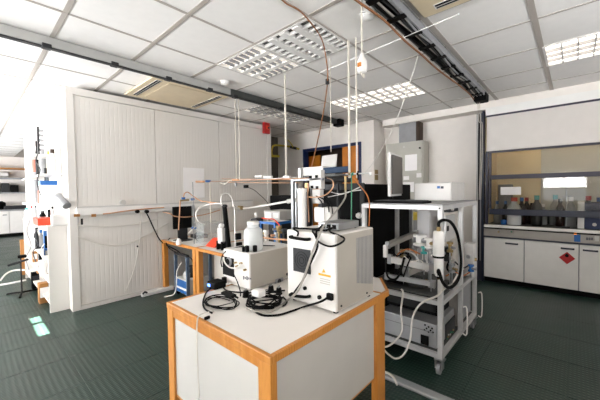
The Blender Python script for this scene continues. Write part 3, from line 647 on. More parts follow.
# cables on the analyser
tz = ZT+.007
cord('signal_cable', [P(297.5, 236, x=1.27), P(298, 232, x=1.275), (1.31, 1.25, tz), (1.34, 1.2, tz), (1.37, 1.13, tz), (1.39, 1.08, tz+.015)], .0055, 'black', 'black cable from the metal box to the upper handle of the analyser', 'cable')
cord('signal_cable', [(1.39, 1.05, tz+.015), (1.33, .99, tz), (1.29, .945, tz), P(344, 238, y=.91), P(341, 243, x=1.26), P(330, 246.5, x=1.265), P(319, 242, x=1.268), P(315, 235, x=1.27), (1.30, 1.09, tz), (1.36, 1.10, tz), (1.39, 1.1, tz+.015)], .0055, 'black', 'black cable hanging in a wide loop over the front of the analyser', 'cable')
cord('power_lead', [(1.39, 1.02, tz+.01), (1.33, 1.02, tz+.003), (1.285, 1.05, tz), P(317.5, 246, x=1.27), P(311, 262, x=1.268), P(303, 280, x=1.268), P(296, 290, x=1.27), P(293.5, 294, x=1.28)], .006, 'black', 'black lead running down the analyser front to the lower handle', 'cable')
cord('power_lead', [P(327, 298, x=1.265), P(320, 302, x=1.23), P(305, 306.5, z=TZ+.006), P(292, 311, z=TZ+.006), P(278, 315, z=TZ+.006), P(262, 315, z=TZ+.006), P(253, 309, z=TZ+.006), P(255, 303, z=TZ+.006)], .006, 'black', 'black lead from the analyser connector curving over the white bench top', 'cable')
cord('grey_hose', [P(345.5, 190, x=2.05), P(345, 198, x=1.95), P(337, 210, x=1.8), P(327, 222, x=1.45), P(321, 231, x=1.245), P(312, 254, x=1.24), P(303, 280, x=1.235), P(296, 293, x=1.2), P(288, 300, z=TZ+.012), P(279, 307, z=TZ+.011), P(268, 312, z=TZ+.011), P(256, 311.5, z=TZ+.011), P(247, 308, z=TZ+.011)], .0065, 'hose_clear', 'pale grey hose from the brass fitting across the analyser to the bench top', 'hose')
# lower white pump box
q0 = P(221, 283.5, z=TZ); q1 = P(253, 290.5, z=TZ); X2 = (q0.x+q1.x)/2; YA = q0.y; YB = q1.y; ZB = P(253, 254.5, x=X2).z
d2_ = thing('pump_unit', 'low white pump unit under the plastic jug, with black round inlet', 'device', (X2+.22, (YA+YB)/2, TZ))
box(X2, X2+.42, YB, YA, TZ+.008, ZB).build('body', 'device_white', d2_, bevel=.006)
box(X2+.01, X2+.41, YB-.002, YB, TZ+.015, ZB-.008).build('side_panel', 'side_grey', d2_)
for a in ((X2+.03, YB+.03), (X2+.03, YA-.03), (X2+.38, YB+.03), (X2+.38, YA-.03)): MB().cyl((a[0], a[1], TZ), (a[0], a[1], TZ+.009), .015).build('foot', 'black', d2_)
qbox(222.5, 233.5, 257.5, 275.5, X2, .004).build('fan_grille', 'black', d2_)
c0 = P(229, 261.5, x=X2-.005); MB().cyl((X2-.004, c0.y, c0.z), (X2-.015, c0.y, c0.z), .033, .026).build('inlet_ring', 'grey', d2_, smooth=True); MB().cyl((X2-.015, c0.y, c0.z), (X2-.018, c0.y, c0.z), .022).build('inlet', 'black', d2_)
for px, py in ((236.5, 262.5), (242, 263), (238, 266), (246, 269.5)):
    c = P(px, py, x=X2); MB().cyl((X2, c.y, c.z), (X2-.02, c.y, c.z), .007, n=8).build('port', 'brass', d2_, smooth=True)
for k, (a, b, c, d) in enumerate(((243, 244, 276, 279.5), (244.6, 245.6, 277, 279), (246.2, 247.6, 276.4, 280), (248.2, 249.2, 277.5, 279.6), (249.8, 251, 278, 279.5))): qbox(a, b, c, d, X2, .0015).build('logo_stroke', 'ink', d2_)
c = P(226, 280, x=X2); MB().box(X2-.03, X2, c.y-.012, c.y+.012, c.z-.02, c.z+.025).build('connector', 'black', d2_, bevel=.003)
yb = YB; a = P(275, 285.5, y=yb); b = P(282.5, 277, y=yb); vg = box(a.x, b.x, yb-.006, yb, a.z, b.z).build('side_fan', 'grey', d2_); MB().cyl(((a.x+b.x)/2, yb-.006, (a.z+b.z)/2), ((a.x+b.x)/2, yb-.009, (a.z+b.z)/2), .018).build('side_fan_hub', 'dark_grey', vg)
c = P(287, 274, y=yb); MB().cyl((c.x, yb, c.z), (c.x, yb-.015, c.z), .011).build('side_knob', 'black', d2_)
cord('white_hose', [P(223.5, 257, x=X2-.03), P(224.5, 262, x=X2-.03), P(229, 267, x=X2-.035), P(236, 268, x=X2-.03), P(241, 264, x=X2-.02)], .005, 'cable_white', 'short white hose curling around the pump inlet', 'hose')
cord('black_hose', [P(222, 267, x=X2-.02), P(221, 261, x=X2-.02), P(224, 253, x=X2-.012), P(233, 248.5, x=X2+.05), (X2+.15, YA-.08, ZB+.006), (X2+.25, YB+.1, ZB+.006), P(275, 246, x=X2+.3)], .004, 'black', 'thin black hose arching over the pump unit behind the jug', 'hose')
cord('black_hose', [P(233.5, 274, x=X2-.012), P(237, 281, x=X2-.02), P(240, 290, x=X2-.03), P(240.5, 296, z=TZ+.006)], .004, 'black', 'thin black lead dropping from the pump front to the cable heap', 'hose')
# jug
jx = X2+.105; jy = YB+.085
jg = thing('plastic_jug', 'translucent white plastic jug standing on the low pump unit', 'jug', (jx, jy, ZB))
j0 = ZB; jt = P(253.5, 222, x=jx).z-j0
MB().lathe((jx, jy, j0), [(.06, 0), (.066, .008), (.067, jt*.62), (.06, jt*.74), (.045, jt*.8), (.04, jt*.82), (.04, jt*.93)], 20).build('body', 'jug', jg, smooth=True)
MB().lathe((jx, jy, j0+jt*.92), [(.043, 0), (.043, jt*.09), (.04, jt*.1)], 18).build('lid', 'white', jg, smooth=True)
for px in (247, 258.5):
    cx_, cy_ = (X2+.02, P(247, 250, x=X2+.02).y) if px < 250 else (X2+.06, YB+.014); tag(MB().box(cx_-.012, cx_+.012, cy_-.012, cy_+.012, ZB+.001, ZB+.045).build('holder_clip', 'black', bevel=.004), 'black clip in front of the plastic jug, %s one' % ('left' if px < 250 else 'right'), 'clip', 'jug clips')
c = P(244, 254, x=X2+.02); tag(MB().lathe((c.x, c.y, ZB), [(.012, 0), (.014, .03), (.008, .034)], 10).build('small_knob', 'black', smooth=True), 'small black fitting on the pump unit edge left of the jug', 'fitting')
c = P(262, 216.5, x=X2+.5); 
# power adapter with blue light, cable heaps
q = P(212, 288.5, z=TZ)
pa = thing('power_adapter', 'black power adapter with a blue light on the bench left of the pump unit', 'adapter', (q.x, q.y, TZ))
box(q.x-.01, q.x+.08, q.y-.05, q.y+.05, TZ, TZ+.045).build('case', 'black', pa, bevel=.006)
c = P(209, 286, x=q.x-.011); box(q.x-.014, q.x-.009, c.y-.012, c.y+.012, TZ+.014, TZ+.03).build('light', 'led_blue', pa)
def coil(name, label, cx, cy_, loops, rx, ry, m='black', r=.0045, seed=1, h=.05):
    rnd = random.Random(seed); pts = []
    for k in range(loops*9):
        t = k/9*2*math.pi; a = rx*(.75+.35*rnd.random()); b = ry*(.75+.35*rnd.random())
        pts.append((cx+a*math.cos(t)+.012*rnd.random(), cy_+b*math.sin(t), TZ+r+.002+h*(k/(loops*9))*(.6+.4*math.sin(t*1.3))))
    return tag(MB().tube(pts, r, n=5, k=3).build(name, m, smooth=True), label, 'cable')
q = P(220, 304.5, z=TZ); coil('cable_coil', 'loose loops of black cable near the front beech edge of the bench', q.x, q.y, 5, .075, .125, seed=3, h=.03, r=.003)
b_ = P(228, 301, z=TZ); pb = thing('power_brick', 'slim black power brick lying on the loose cable loops', 'adapter', (b_.x, b_.y, TZ+.03))
MB().box(b_.x-.018, b_.x+.022, b_.y-.06, b_.y+.05, TZ+.032, TZ+.05).build('case', 'black', pb, bevel=.005)
MB().cyl((b_.x, b_.y-.075, TZ+.044), (b_.x, b_.y-.1, TZ+.042), .006).build('strain_relief', 'black', pb)
q = P(264, 304, z=TZ); coil('cable_coil', 'thick tangled heap of black cables on the bench before the pump unit', q.x, q.y, 10, .1, .105, seed=5, h=.06, r=.0036)
tag(MB().box(q.x-.055, q.x+.0, q.y-.02, q.y+.05, TZ+.05, TZ+.09).build('white_adapter', 'white', bevel=.008), 'white plug adapter lying on the tangled heap of cables', 'adapter')
for k, (px, py, l) in enumerate(((246, 297, 'black mains plug left of the cable heap'), (271, 292, 'black mains plug behind the cable heap, by the side fan'), (279, 294, 'black mains plug at the right end of the cable heap'))):
    c = P(px, py, z=TZ); g = thing('mains_plug', l, 'plug', (c.x, c.y, TZ), 'mains plugs in the heap')
    MB().cyl((c.x, c.y, TZ), (c.x, c.y, TZ+.04), .022, .016).build('body', 'black', g, smooth=True)
    MB().cyl((c.x-.006, c.y, TZ+.04), (c.x-.006, c.y, TZ+.055), .003, n=6).cyl((c.x+.006, c.y, TZ+.04), (c.x+.006, c.y, TZ+.055), .003, n=6).build('pins', 'steel', g)
cord('black_lead', [P(283, 297, z=TZ+.005), P(287, 302, z=TZ+.005), P(282, 306, z=TZ+.005), P(276, 301, z=TZ+.005), P(272, 296, z=TZ+.02)], .005, 'black', 'black lead end curling out right of the cable heap', 'cable')
cord('black_lead', [P(222, 286, z=TZ+.02), P(228, 291, z=TZ+.006), P(245, 292.5, z=TZ+.006), P(262, 292, z=TZ+.006), P(285, 290.5, z=TZ+.006)], .005, 'black', 'black lead lying along the base of the pump unit', 'cable')
cord('black_lead', [P(211, 288, z=TZ+.02), P(206, 293, z=TZ+.006), P(203, 302, z=TZ+.006), P(205, 309, z=TZ+.006), P(212, 313, z=TZ+.006)], .005, 'black', 'black lead from the blue lit adapter to the bench edge', 'cable')
tag(MB().box(.80, .83, P(204.5, 317, x=.8).y-.006, P(204.5, 317, x=.8).y+.006, TZ+.002, TZ+.018).build('edge_clip', 'black', bevel=.003), 'small black clip on the front beech edge of the bench', 'clip')
cord('white_lead', [P(214, 311, z=TZ+.006), P(204, 313.5, z=TZ+.008), P(199, 316, x=.775), P(197, 324, x=.772), P(197, 345, x=.775), P(198, 375, x=.78), P(198, 402, x=.78), (.78, 1.62, .006), (.6, 1.7, .006)], .004, 'cable_white', 'thin white lead hanging down the front of the foreground bench', 'cable')

# ------------------------------------------------------------------ valve tower behind the analyser
TX = 2.0
vt = thing('valve_tower', 'metal valve tower with a white cylinder and blocks behind the analyser', 'apparatus', (TX+.08, P(305, 200, x=TX).y, TZ))
def tpost(px0, px1, pt, m, name, dep=.03, pb=None, x=TX):
    a = P(px0, pt, x=x); b = P(px1, pt, x=x); z0 = TZ if pb is None else P(px0, pb, x=x).z
    return box(x, x+dep, b.y, a.y, z0, a.z).build(name, m, vt, bevel=.003)
tpost(290.5, 293, 181, 'tower_steel', 'post'); tpost(294.5, 296, 183, 'steel', 'post', x=2.06); tpost(309, 310.5, 181, 'tower_steel', 'post', x=2.12)
tpost(290.5, 322, 179.2, 'tower_steel', 'beam', pb=181.4)
c = P(302, 200, x=TX-.06); zt_ = P(302, 188.5, x=TX-.06).z
MB().lathe((c.x, c.y, TZ), [(.045, 0), (.045, .1), (.038, .12), (.038, zt_-TZ-.03), (.043, zt_-TZ-.03), (.043, zt_-TZ)], 18).build('cylinder', 'white', vt, smooth=True)
vb = tpost(309, 321, 170.5, 'light_grey', 'valve_block', .05, 189); tpost(312, 320, 189.5, 'light_grey', 'valve_block', .05, 203.5)
for px, py in ((310.5, 177), (316.5, 176.5), (312, 187), (317, 187.5)):
    c = P(px, py, x=TX-.002); box(TX-.006, TX, c.y-.013, c.y+.013, c.z-.012, c.z+.012).build('port', 'black', vb)
tpost(314, 330.5, 207, 'light_grey', 'control_box', .1, 222); tpost(314.2, 323.8, 207.5, 'white', 'control_front', .012, 221.5, x=TX-.013)
tpost(318, 323, 203, 'dark_grey', 'connector', .05, 207.5, x=TX+.02)
tpost(304.5, 307, 183, 'brass', 'fitting', .02, 188); tpost(298, 300.5, 168, 'alu_frame', 'upper_post', .03, 178)
c = P(345.5, 184, x=2.05); MB().cyl((c.x, c.y, P(345.5, 192, x=2.05).z), (c.x, c.y, P(345.5, 176, x=2.05).z), .009).build('brass_fitting', 'brass', vt, smooth=True)
MB().tube([P(308, 182, x=TX+.03), P(309, 192, x=TX-.02), P(310.5, 205, x=TX-.03), P(311, 218, x=TX-.02), P(310, 228, x=TX-.02)], .012).build('hose', 'black', vt, smooth=True)
MB().tube([P(308, 183, x=TX-.03), P(308, 200, x=TX-.03), P(309, 222, x=TX-.03)], .005).build('copper_line', 'copper', vt, smooth=True)
for k, (x0, y0, x1, y1) in enumerate(((318, 198, 322, 210), (322, 198, 329, 212), (316, 196, 330, 206), (325, 196, 333, 215))): MB().tube([P(x0, y0, x=TX), P((x0+x1)/2+2, (y0+y1)/2-1, x=TX-.02), P(x1, y1, x=TX)], .005).build('cable', 'black', vt, smooth=True)
# shelf of boxes above the tower
SX = 2.3
bs = P(303, 176, x=SX); be = P(349, 176, x=SX); zs = P(325, 172.5, x=SX).z
sh = thing('instrument_stack', 'white and blue instrument case above the valve tower before the doorway', 'case', (SX+.1, (bs.y+be.y)/2, zs))
a = P(303, 176, x=SX); b = P(323, 176, x=SX); box(SX, SX+.2, b.y, a.y, zs-.02, P(310, 167, x=SX).z).build('white_part', 'light_grey', sh, bevel=.004)
a = P(323, 173, x=SX); b = P(348, 173, x=SX); box(SX, SX+.05, b.y, a.y, P(335, 173, x=SX).z, P(335, 167, x=SX).z).build('blue_part', 'teal_blue', sh, bevel=.004)
a = P(305, 176, x=SX-.02); b = P(345, 176, x=SX-.02); box(SX-.02, SX+.1, b.y, a.y, zs-.038, zs-.021).build('tray', 'duct_dark', sh)
c = P(340, 180, x=SX); MB().cyl(P(325, 179.5, x=SX), P(350, 179.5, x=SX), .028, n=14).build('dark_cylinder', 'dark_grey', sh, smooth=True)
for px in (307, 338):
    c = P(px, 180, x=SX+.1); MB().box(c.x-.01, c.x+.01, c.y-.01, c.y+.01, TZ, zs-.045).build('support_post', 'dark_grey', sh)
a = P(321, 165, x=SX+.06); b = P(335.5, 165, x=SX+.06); c = P(336.5, 154, x=SX+.1); d = P(322, 156, x=SX+.1)
a.z = b.z = P(330, 166.3, x=SX).z
tag(MB().prism([a, b, c, d], (.015, 0, 0)).build('grey_folder', 'light_grey'), 'tilted pale grey folder leaning on the blue case before the doorway', 'folder')
# pipe rack on hanging rods
pr_ = thing('pipe_rack', 'horizontal copper pipes with white fittings hung from the ceiling rods', 'pipes', P(270, 184, x=RX))
for (xa, ya, xb, yb_, rr, m) in ((200, 181.8, 331, 177.3, .005, 'copper'), (222, 178.8, 345, 180.5, .004, 'copper'), (228, 182.5, 300, 183, .004, 'copper'), (197, 182, 340, 175.5, .004, 'alu_white')):
    MB().cyl(P(xa, ya, x=RX), P(xb, yb_, x=RX), rr, n=8).build('pipe', m, pr_, smooth=True)
for px, py, w, m in ((208, 181.2, 2, 'blue'), (236, 180, 3, 'copper'), (259, 176.5, 3.5, 'white'), (268, 177, 4, 'white'), (287, 177, 3, 'white'), (200, 181.7, 4, 'copper')):
    MB().cyl(P(px-w, py, x=RX), P(px+w, py, x=RX), .016, n=8).build('fitting', m, pr_, smooth=True)
MB().tube([P(326, 178, x=RX), P(332, 180, x=2.0), P(333, 187, x=1.95), P(327, 194, x=1.94), P(318, 197, x=1.94), P(309, 197, x=1.94)], .005).build('copper_loop', 'copper', pr_, smooth=True)
MB().tube([P(230, 180, x=RX), P(225, 184, x=RX), P(221, 183, x=RX)], .006).build('white_branch', 'cable_white', pr_, smooth=True)
c = P(246, 186.5, x=RX); box(c.x-.02, c.x+.02, c.y-.03, c.y+.03, c.z-.02, c.z+.02).build('black_valve', 'black', pr_, bevel=.005)
c = P(236, 184, x=RX); box(c.x-.012, c.x+.012, c.y-.012, c.y+.012, c.z-.03, c.z+.02).build('grey_valve', 'grey', pr_, bevel=.003)
cord('black_wire', [P(247, 187, x=RX), P(254, 190, x=RX+.1), P(260, 195, x=RX+.2), P(267, 202, x=RX+.3), P(272, 212, x=RX+.3)], .004, 'black', 'thin black wire sloping from the pipe rack valve to the bench', 'wire')
# second rack by the black cabinet
cord('green_tube', [P(351.5, 174, x=2.1), P(351.5, 190, x=2.1), P(351.3, 224, x=2.1), P(351, 240, x=2.1)], .005, 'green', 'straight green tube in front of the black cabinet', 'tube')
cord('copper_tube', [P(353, 178, x=2.15), P(360, 186, x=2.15), P(367, 195, x=2.15), P(369.5, 206, x=2.18), P(369, 226, x=2.2)], .0045, 'copper_orange', 'thin copper tube bending down beside the rolling frame corner', 'tube')
r = thing('cross_bar', 'thin pale bar with small black and brass fittings above the black cabinet', 'bar', P(362, 173.5, x=2.2))
MB().cyl(P(346, 174.2, x=2.2), P(371, 173, x=2.2), .006, n=8).build('bar', 'alu_white', r, smooth=True)
for px, m in ((350, 'brass'), (353, 'green'), (358, 'black'), (370.5, 'white')): MB().cyl(P(px-.8, 174, x=2.2), P(px+.8, 173.8, x=2.2), .014, n=8).build('fitting', m, r, smooth=True)
MB().cyl(P(358, 171, x=2.2), P(358, 180, x=2.2), .006, n=8).build('pin', 'black', r)
for k, (pts, l) in enumerate((([(331, 192), (340, 194), (350, 191.5), (361, 190)], 'upper pale wire crossing before the black cabinet'), ([(328, 197), (338, 195), (348, 192.5), (360, 187)], 'lower pale wire crossing before the black cabinet'))):
    cord('pale_wire', [P(a, b, x=2.1) for a, b in pts], .004, 'light_grey', l, 'wire')
# ------------------------------------------------------------------ black cabinet
KX = 2.46
ka = P(322, 200, x=KX).y; kz = P(345, 184.5, x=KX).z
kb = thing('black_cabinet', 'tall black equipment cabinet with a white knob behind the rolling frame', 'cabinet', (2.97, 1.69, 0))
box(KX, 3.5, 1.43, ka, .03, kz).build('body', 'black', kb, bevel=.006)
box(KX-.02, KX, 1.43, 1.475, .03, kz+.01).build('frame_post', 'dark_grey', kb, bevel=.004); box(KX-.02, KX, ka-.03, ka, .03, kz+.01).build('frame_post', 'dark_grey', kb, bevel=.004); box(KX-.02, KX, 1.475, ka-.03, kz-.05, kz+.01).build('frame_beam', 'dark_grey', kb, bevel=.004)
c = P(359.3, 215.5, x=KX-.02); MB().cyl((KX-.02, c.y, c.z), (KX-.045, c.y, c.z), .028, .024, n=16).build('knob', 'white', kb, smooth=True)
box(KX+.02, 3.48, 1.45, ka-.02, 0, .03).build('plinth', 'black', kb)

# ------------------------------------------------------------------ rolling aluminium frame
CX0, CX1, CY0, CY1, CT = 2.28, 3.32, .70, 1.36, 1.245
ct_ = thing('rolling_frame', 'aluminium profile equipment frame on castors right of the bench', 'frame cart', (2.8, 1.03, 0))
pf = .035
xm1 = P(463, 230, y=CY0).x; xm2 = P(395.5, 230, y=CY1).x
for n, (x, y) in enumerate(((CX0, CY0), (CX0, CY1-pf), (CX1-pf, CY0), (CX1-pf, CY1-pf), (xm1-pf/2, CY0), (xm2-pf/2, CY1-pf))):
    box(x, x+pf, y, y+pf, .12, CT-pf).build('post', 'alu_frame', ct_, bevel=.003)
zm = P(437, 303, x=CX0).z; zb = P(437, 366, x=CX0).z
for z in (CT-pf, zm-.02, .12):
    zz = z if z != .12 else .121
    box(CX0+(pf if z < 1.1 else 0), CX1-(pf if z < 1.1 else 0), CY0, CY0+pf, zz, zz+pf).build('beam', 'alu_frame', ct_, bevel=.003)
    box(CX0+(pf if z < 1.1 else 0), CX1-(pf if z < 1.1 else 0), CY1-pf, CY1, zz, zz+pf).build('beam', 'alu_frame', ct_, bevel=.003)
    box(CX0, CX0+pf, CY0+pf, CY1-pf, zz, zz+pf).build('beam', 'alu_frame', ct_, bevel=.003); box(CX1-pf, CX1, CY0+pf, CY1-pf, zz, zz+pf).build('beam', 'alu_frame', ct_, bevel=.003)
box(CX0+.01, CX1-.01, CY0+.01, CY1-.01, CT+.001, CT+.008).build('top_board', 'grey', ct_)
box(CX0+pf, CX1-pf, CY0+pf, CY1-pf, zm+.021, zm+.031).build('middle_shelf', 'duct_dark', ct_)
box(CX0+pf, CX1-pf, CY0+pf, CY1-pf, .15, .158).build('bottom_shelf', 'duct_dark', ct_)
for x, y in ((CX0+.03, CY0+.03), (CX1-.03, CY0+.03), (CX0+.03, CY1-.03), (CX1-.03, CY1-.03)):
    w = MB().cyl((x-.005, y-.013, .04), (x-.005, y+.013, .04), .04, n=18).build('castor_wheel', 'grey', ct_, smooth=True)
    MB().box(x-.025, x+.025, y-.03, y+.03, .105, .12).box(x-.02, x+.02, y-.028, y-.02, .04, .105).box(x-.02, x+.02, y+.02, y+.028, .04, .105).build('castor_fork', 'steel', w); box(x+.0, x+.06, y-.03, y-.01, .09, .10).build('brake_lever', 'steel', w)
c = P(441, 203.5, x=CX0-.002); MB().cyl((CX0, CY0+.02, CT-.02), (CX0-.003, CY0+.02, CT-.02), .006, n=8).build('end_screw', 'black', ct_)
for (p0, p1, q0_, q1_) in ((465.5, 469, 304, 334), (480.5, 483.5, 290, 316)):
    a = P(p0, q1_, y=CY0-.02); b = P(p1, q0_, y=CY0-.02)
    MB().tube([(a.x, CY0, a.z), (a.x, CY0-.03, a.z+.005), (a.x, CY0-.03, b.z-.005), (a.x, CY0, b.z)], .006, k=3).build('side_handle', 'white', ct_, smooth=True)
# lower rack: power supply
PX = 2.34
ps_ = thing('power_supply', 'aluminium power supply with a vent pattern in the lower bay of the frame', 'power supply', (2.55, 1.05, .158))
a = P(396, 335, x=PX); zpt = P(425, 322, x=PX).z
box(PX, xm1-.03, CY0+.06, 1.22, .16, zpt).build('body', 'alu', ps_, bevel=.004)
for k, (px, py) in enumerate(((425, 325), (428.5, 327), (432, 328.5), (426.5, 328.5), (430.5, 330.5), (424.5, 330), (433, 332.5), (428.5, 332))):
    c = P(px, py, x=PX-.002); MB().cyl((PX, c.y, c.z), (PX-.003, c.y, c.z), .007, n=8).build('vent_hole', 'black', ps_)
qbox(420.5, 428.5, 335.5, 345, PX, .006).build('fan', 'black', ps_, bevel=.004)
a = P(437, 334, x=PX); box(PX-.004, PX, CY0+.08, 1.2, a.z-.002, a.z+.002).build('seam', 'grey', ps_)
ybox(446, 455, 320, 345, CY0+.058, .006).build('side_plate', 'dark_grey', ps_)
for k in range(14):
    px = 446.5+.6*k; py = 341-1.5*(k % 4)-.6*k; c = P(px, py, y=CY0+.05); MB().cyl((c.x, CY0+.052, c.z), (c.x, CY0+.044, c.z), .007, n=6).build('side_screw', ('light_grey', 'green', 'brass')[k % 3], ps_)
r = thing('rack_unit', 'grey metal rack unit in the far lower bay behind the tall white handles', 'rack unit', (3.05, 1.0, .158))
box(xm1+.03, CX1-.06, CY0+.05, 1.25, .16, zm-.03).build('body', 'hood_grey', r, bevel=.004); box(xm1+.04, CX1-.07, CY0+.04, CY0+.05, .18, zm-.05).build('front_plate', 'grey', r)
r = thing('rack_case', 'black instrument case in the lower bay above the power supply', 'case', (2.55, 1.1, zpt))
box(2.5, xm1-.03, CY0+.1, 1.25, zpt+.001, zm-.03).build('body', 'black', r, bevel=.004); box(2.49, 2.5, CY0+.12, 1.23, zpt+.03, zm-.06).build('front', 'black_gloss', r)
# middle bay vacuum equipment
zs_ = zm+.031
r = thing('filter_bottle', 'white filter cartridge with a black strap on the front post of the frame', 'filter', (2.25, .72, zs_))
fx, fy = 2.25, P(438.5, 240, x=2.25).y
zt1 = P(438.5, 231, x=fx).z; zt2 = P(438.5, 257, x=fx).z; zt3 = P(438.5, 276, x=fx).z
MB().lathe((fx, fy, zt2), [(.034, 0), (.038, .01), (.038, zt1-zt2-.012), (.03, zt1-zt2)], 18).build('cartridge', 'white', r, smooth=True)
MB().lathe((fx, fy, zt2-.004), [(.041, 0), (.041, .014)], 18).build('strap', 'black', r, smooth=True)
MB().lathe((fx, fy, zt3), [(.022, 0), (.03, .02), (.032, zt2-zt3-.006)], 16).build('lower_bowl', 'white', r, smooth=True)
MB().cyl((fx, fy, zt1), (fx, fy, zt1+.03), .014).build('top_nut', 'brass', r); MB().cyl((fx, fy, zt3), (fx, fy, zt3-.02), .012).build('drain', 'brass', r)
cord('black_hose', [(fx, fy, zt1+.03), P(439, 222.5, x=2.25), P(444, 220, x=2.26), P(451, 222.5, y=.66), P(457, 233, y=.66), P(460, 248, y=.66), P(461, 265, y=.66), P(458, 280, y=.66), P(450, 287.5, y=.65), P(443, 283, y=.65), P(438.5, 270, x=2.2), (fx, fy, zt3-.02)], .011, 'black', 'thick black hose looping from the filter cartridge around the frame post', 'hose')
cord('yellow_cable', [P(453, 259, y=.78), P(459, 267, y=.74), P(456, 277, y=.74), P(451, 284, y=.74), P(443, 290, y=.68), P(437, 296, x=2.24), P(425, 301, x=2.25), P(417, 308, x=2.24), P(412, 320, x=2.22), P(410, 340, x=2.2), P(404, 354, x=2.18), P(396, 358.5, x=2.15), P(388, 354, x=2.1), P(381, 346, x=1.95)], .007, 'cable_white', 'white cable dropping from the frame front post in a long loop toward the bench', 'cable')
cord('white_cable', [P(401, 289, x=2.24), P(403, 293, x=2.24), P(401, 310, x=2.22), P(402, 330, x=2.2), P(396, 340, x=2.15), P(388, 346, x=2.05), P(380, 347, x=1.95)], .007, 'cable_white', 'white cable hanging from the middle shelf toward the bench leg', 'cable')
r = thing('white_enclosure', 'tall white metal enclosure with a red sticker inside the frame', 'enclosure', (3.0, 1.05, zs_))
ex = 2.95; a = P(417, 205, x=ex); b = P(430, 205, x=ex)
box(ex, ex+.22, b.y, a.y, zs_, P(424, 206, x=ex).z).build('body', 'light_grey', r, bevel=.004); box(ex-.004, ex, b.y+.005, a.y-.005, zs_+.01, P(424, 207, x=ex).z).build('door', 'card_white', r)
qbox(417, 420, 206.5, 208.5, ex-.004, .003).build('sticker', 'red', r)
def lin(name, label, p0, p1, w, h_, m, parts=None):
    p0 = Vector(p0); p1 = Vector(p1); d = (p1-p0).normalized(); s_ = d.cross(Vector((0, 0, 1))).normalized()*w/2; u = Vector((0, 0, h_/2))
    r_ = thing(name, label, 'rail', (p0+p1)/2)
    MB().prism([p0+s_+u, p0-s_+u, p0-s_-u, p0+s_-u], p1-p0).build('bar', m, r_); 
    for e in (p0, p1): MB().box(e.x-.018, e.x+.018, e.y-.018, e.y+.018, e.z-h_*.8, e.z+h_*.8).build('end_block', 'steel', r_, bevel=.003)
    return r_
lin('linear_rail', 'dark metal rail sloping across the upper middle bay of the frame', P(388, 245, x=2.32), P(416, 233, x=2.9), .05, .035, 'hood_grey')
lin('linear_rail', 'short thick metal rail block on the middle shelf of the frame', P(407, 272, x=2.36), P(423, 265, x=2.62), .06, .05, 'hood_grey')
lin('support_bar', 'white aluminium bar crossing the middle bay behind the front post', P(390, 259, x=2.36), P(432, 268, x=2.36), .035, .05, 'alu_white')
lin('support_bar', 'lower aluminium bar just above the middle shelf edge', P(387, 276, x=2.34), P(433, 284, x=2.34), .035, .035, 'alu')
def fitting(name, label, px, py, x, rr, hh, m, m2, cat):
    c = P(px, py, x=x); r_ = thing(name, label, cat, (c.x, c.y, c.z-hh/2), 'vacuum fittings in the frame')
    MB().lathe((c.x, c.y, c.z-hh/2), [(rr, 0), (rr, hh*.2), (rr*.6, hh*.25), (rr*.6, hh*.75), (rr, hh*.8), (rr, hh)], 12).build('body', m, r_, smooth=True)
    MB().cyl((c.x, c.y, c.z), (c.x-.03, c.y-rr*1.8, c.z), rr*.4, n=8).build('side_port', m2, r_, smooth=True)
    MB().cyl((c.x, c.y, zs_), (c.x, c.y, c.z-hh/2), rr*.25, n=8).build('stem', 'steel', r_)
fitting('vacuum_valve', 'white rounded valve body in the middle of the frame bay', 420, 240, 2.55, .055, .09, 'white', 'steel', 'valve')
fitting('vacuum_valve', 'white valve beside the white one, nearer the filter cartridge', 429, 243, 2.5, .035, .08, 'white', 'brass', 'valve')
fitting('flange', 'steel flange left of the white valve above the white bar', 403, 253, 2.45, .025, .06, 'brass', 'steel', 'flange')
fitting('flange', 'steel flange with a copper port under the white valves', 413, 252, 2.5, .022, .05, 'steel', 'copper', 'flange')
fitting('flange', 'teal collared flange below the white valve', 424, 250, 2.5, .024, .06, 'cyan', 'steel', 'flange')
fitting('flange', 'steel flange just left of the filter cartridge bowl', 431, 255, 2.42, .022, .07, 'steel', 'white', 'flange')
fitting('flange', 'brass flange behind the black hose in the side bay', 450, 247, 2.55, .024, .08, 'brass', 'steel', 'flange')
fitting('flange', 'steel flange low in the side bay behind the hose', 452, 268, 2.55, .024, .07, 'steel', 'brass', 'flange')
fitting('flange', 'pale flange near the far post in the side bay', 471, 268, 3.0, .025, .06, 'blue', 'steel', 'flange')
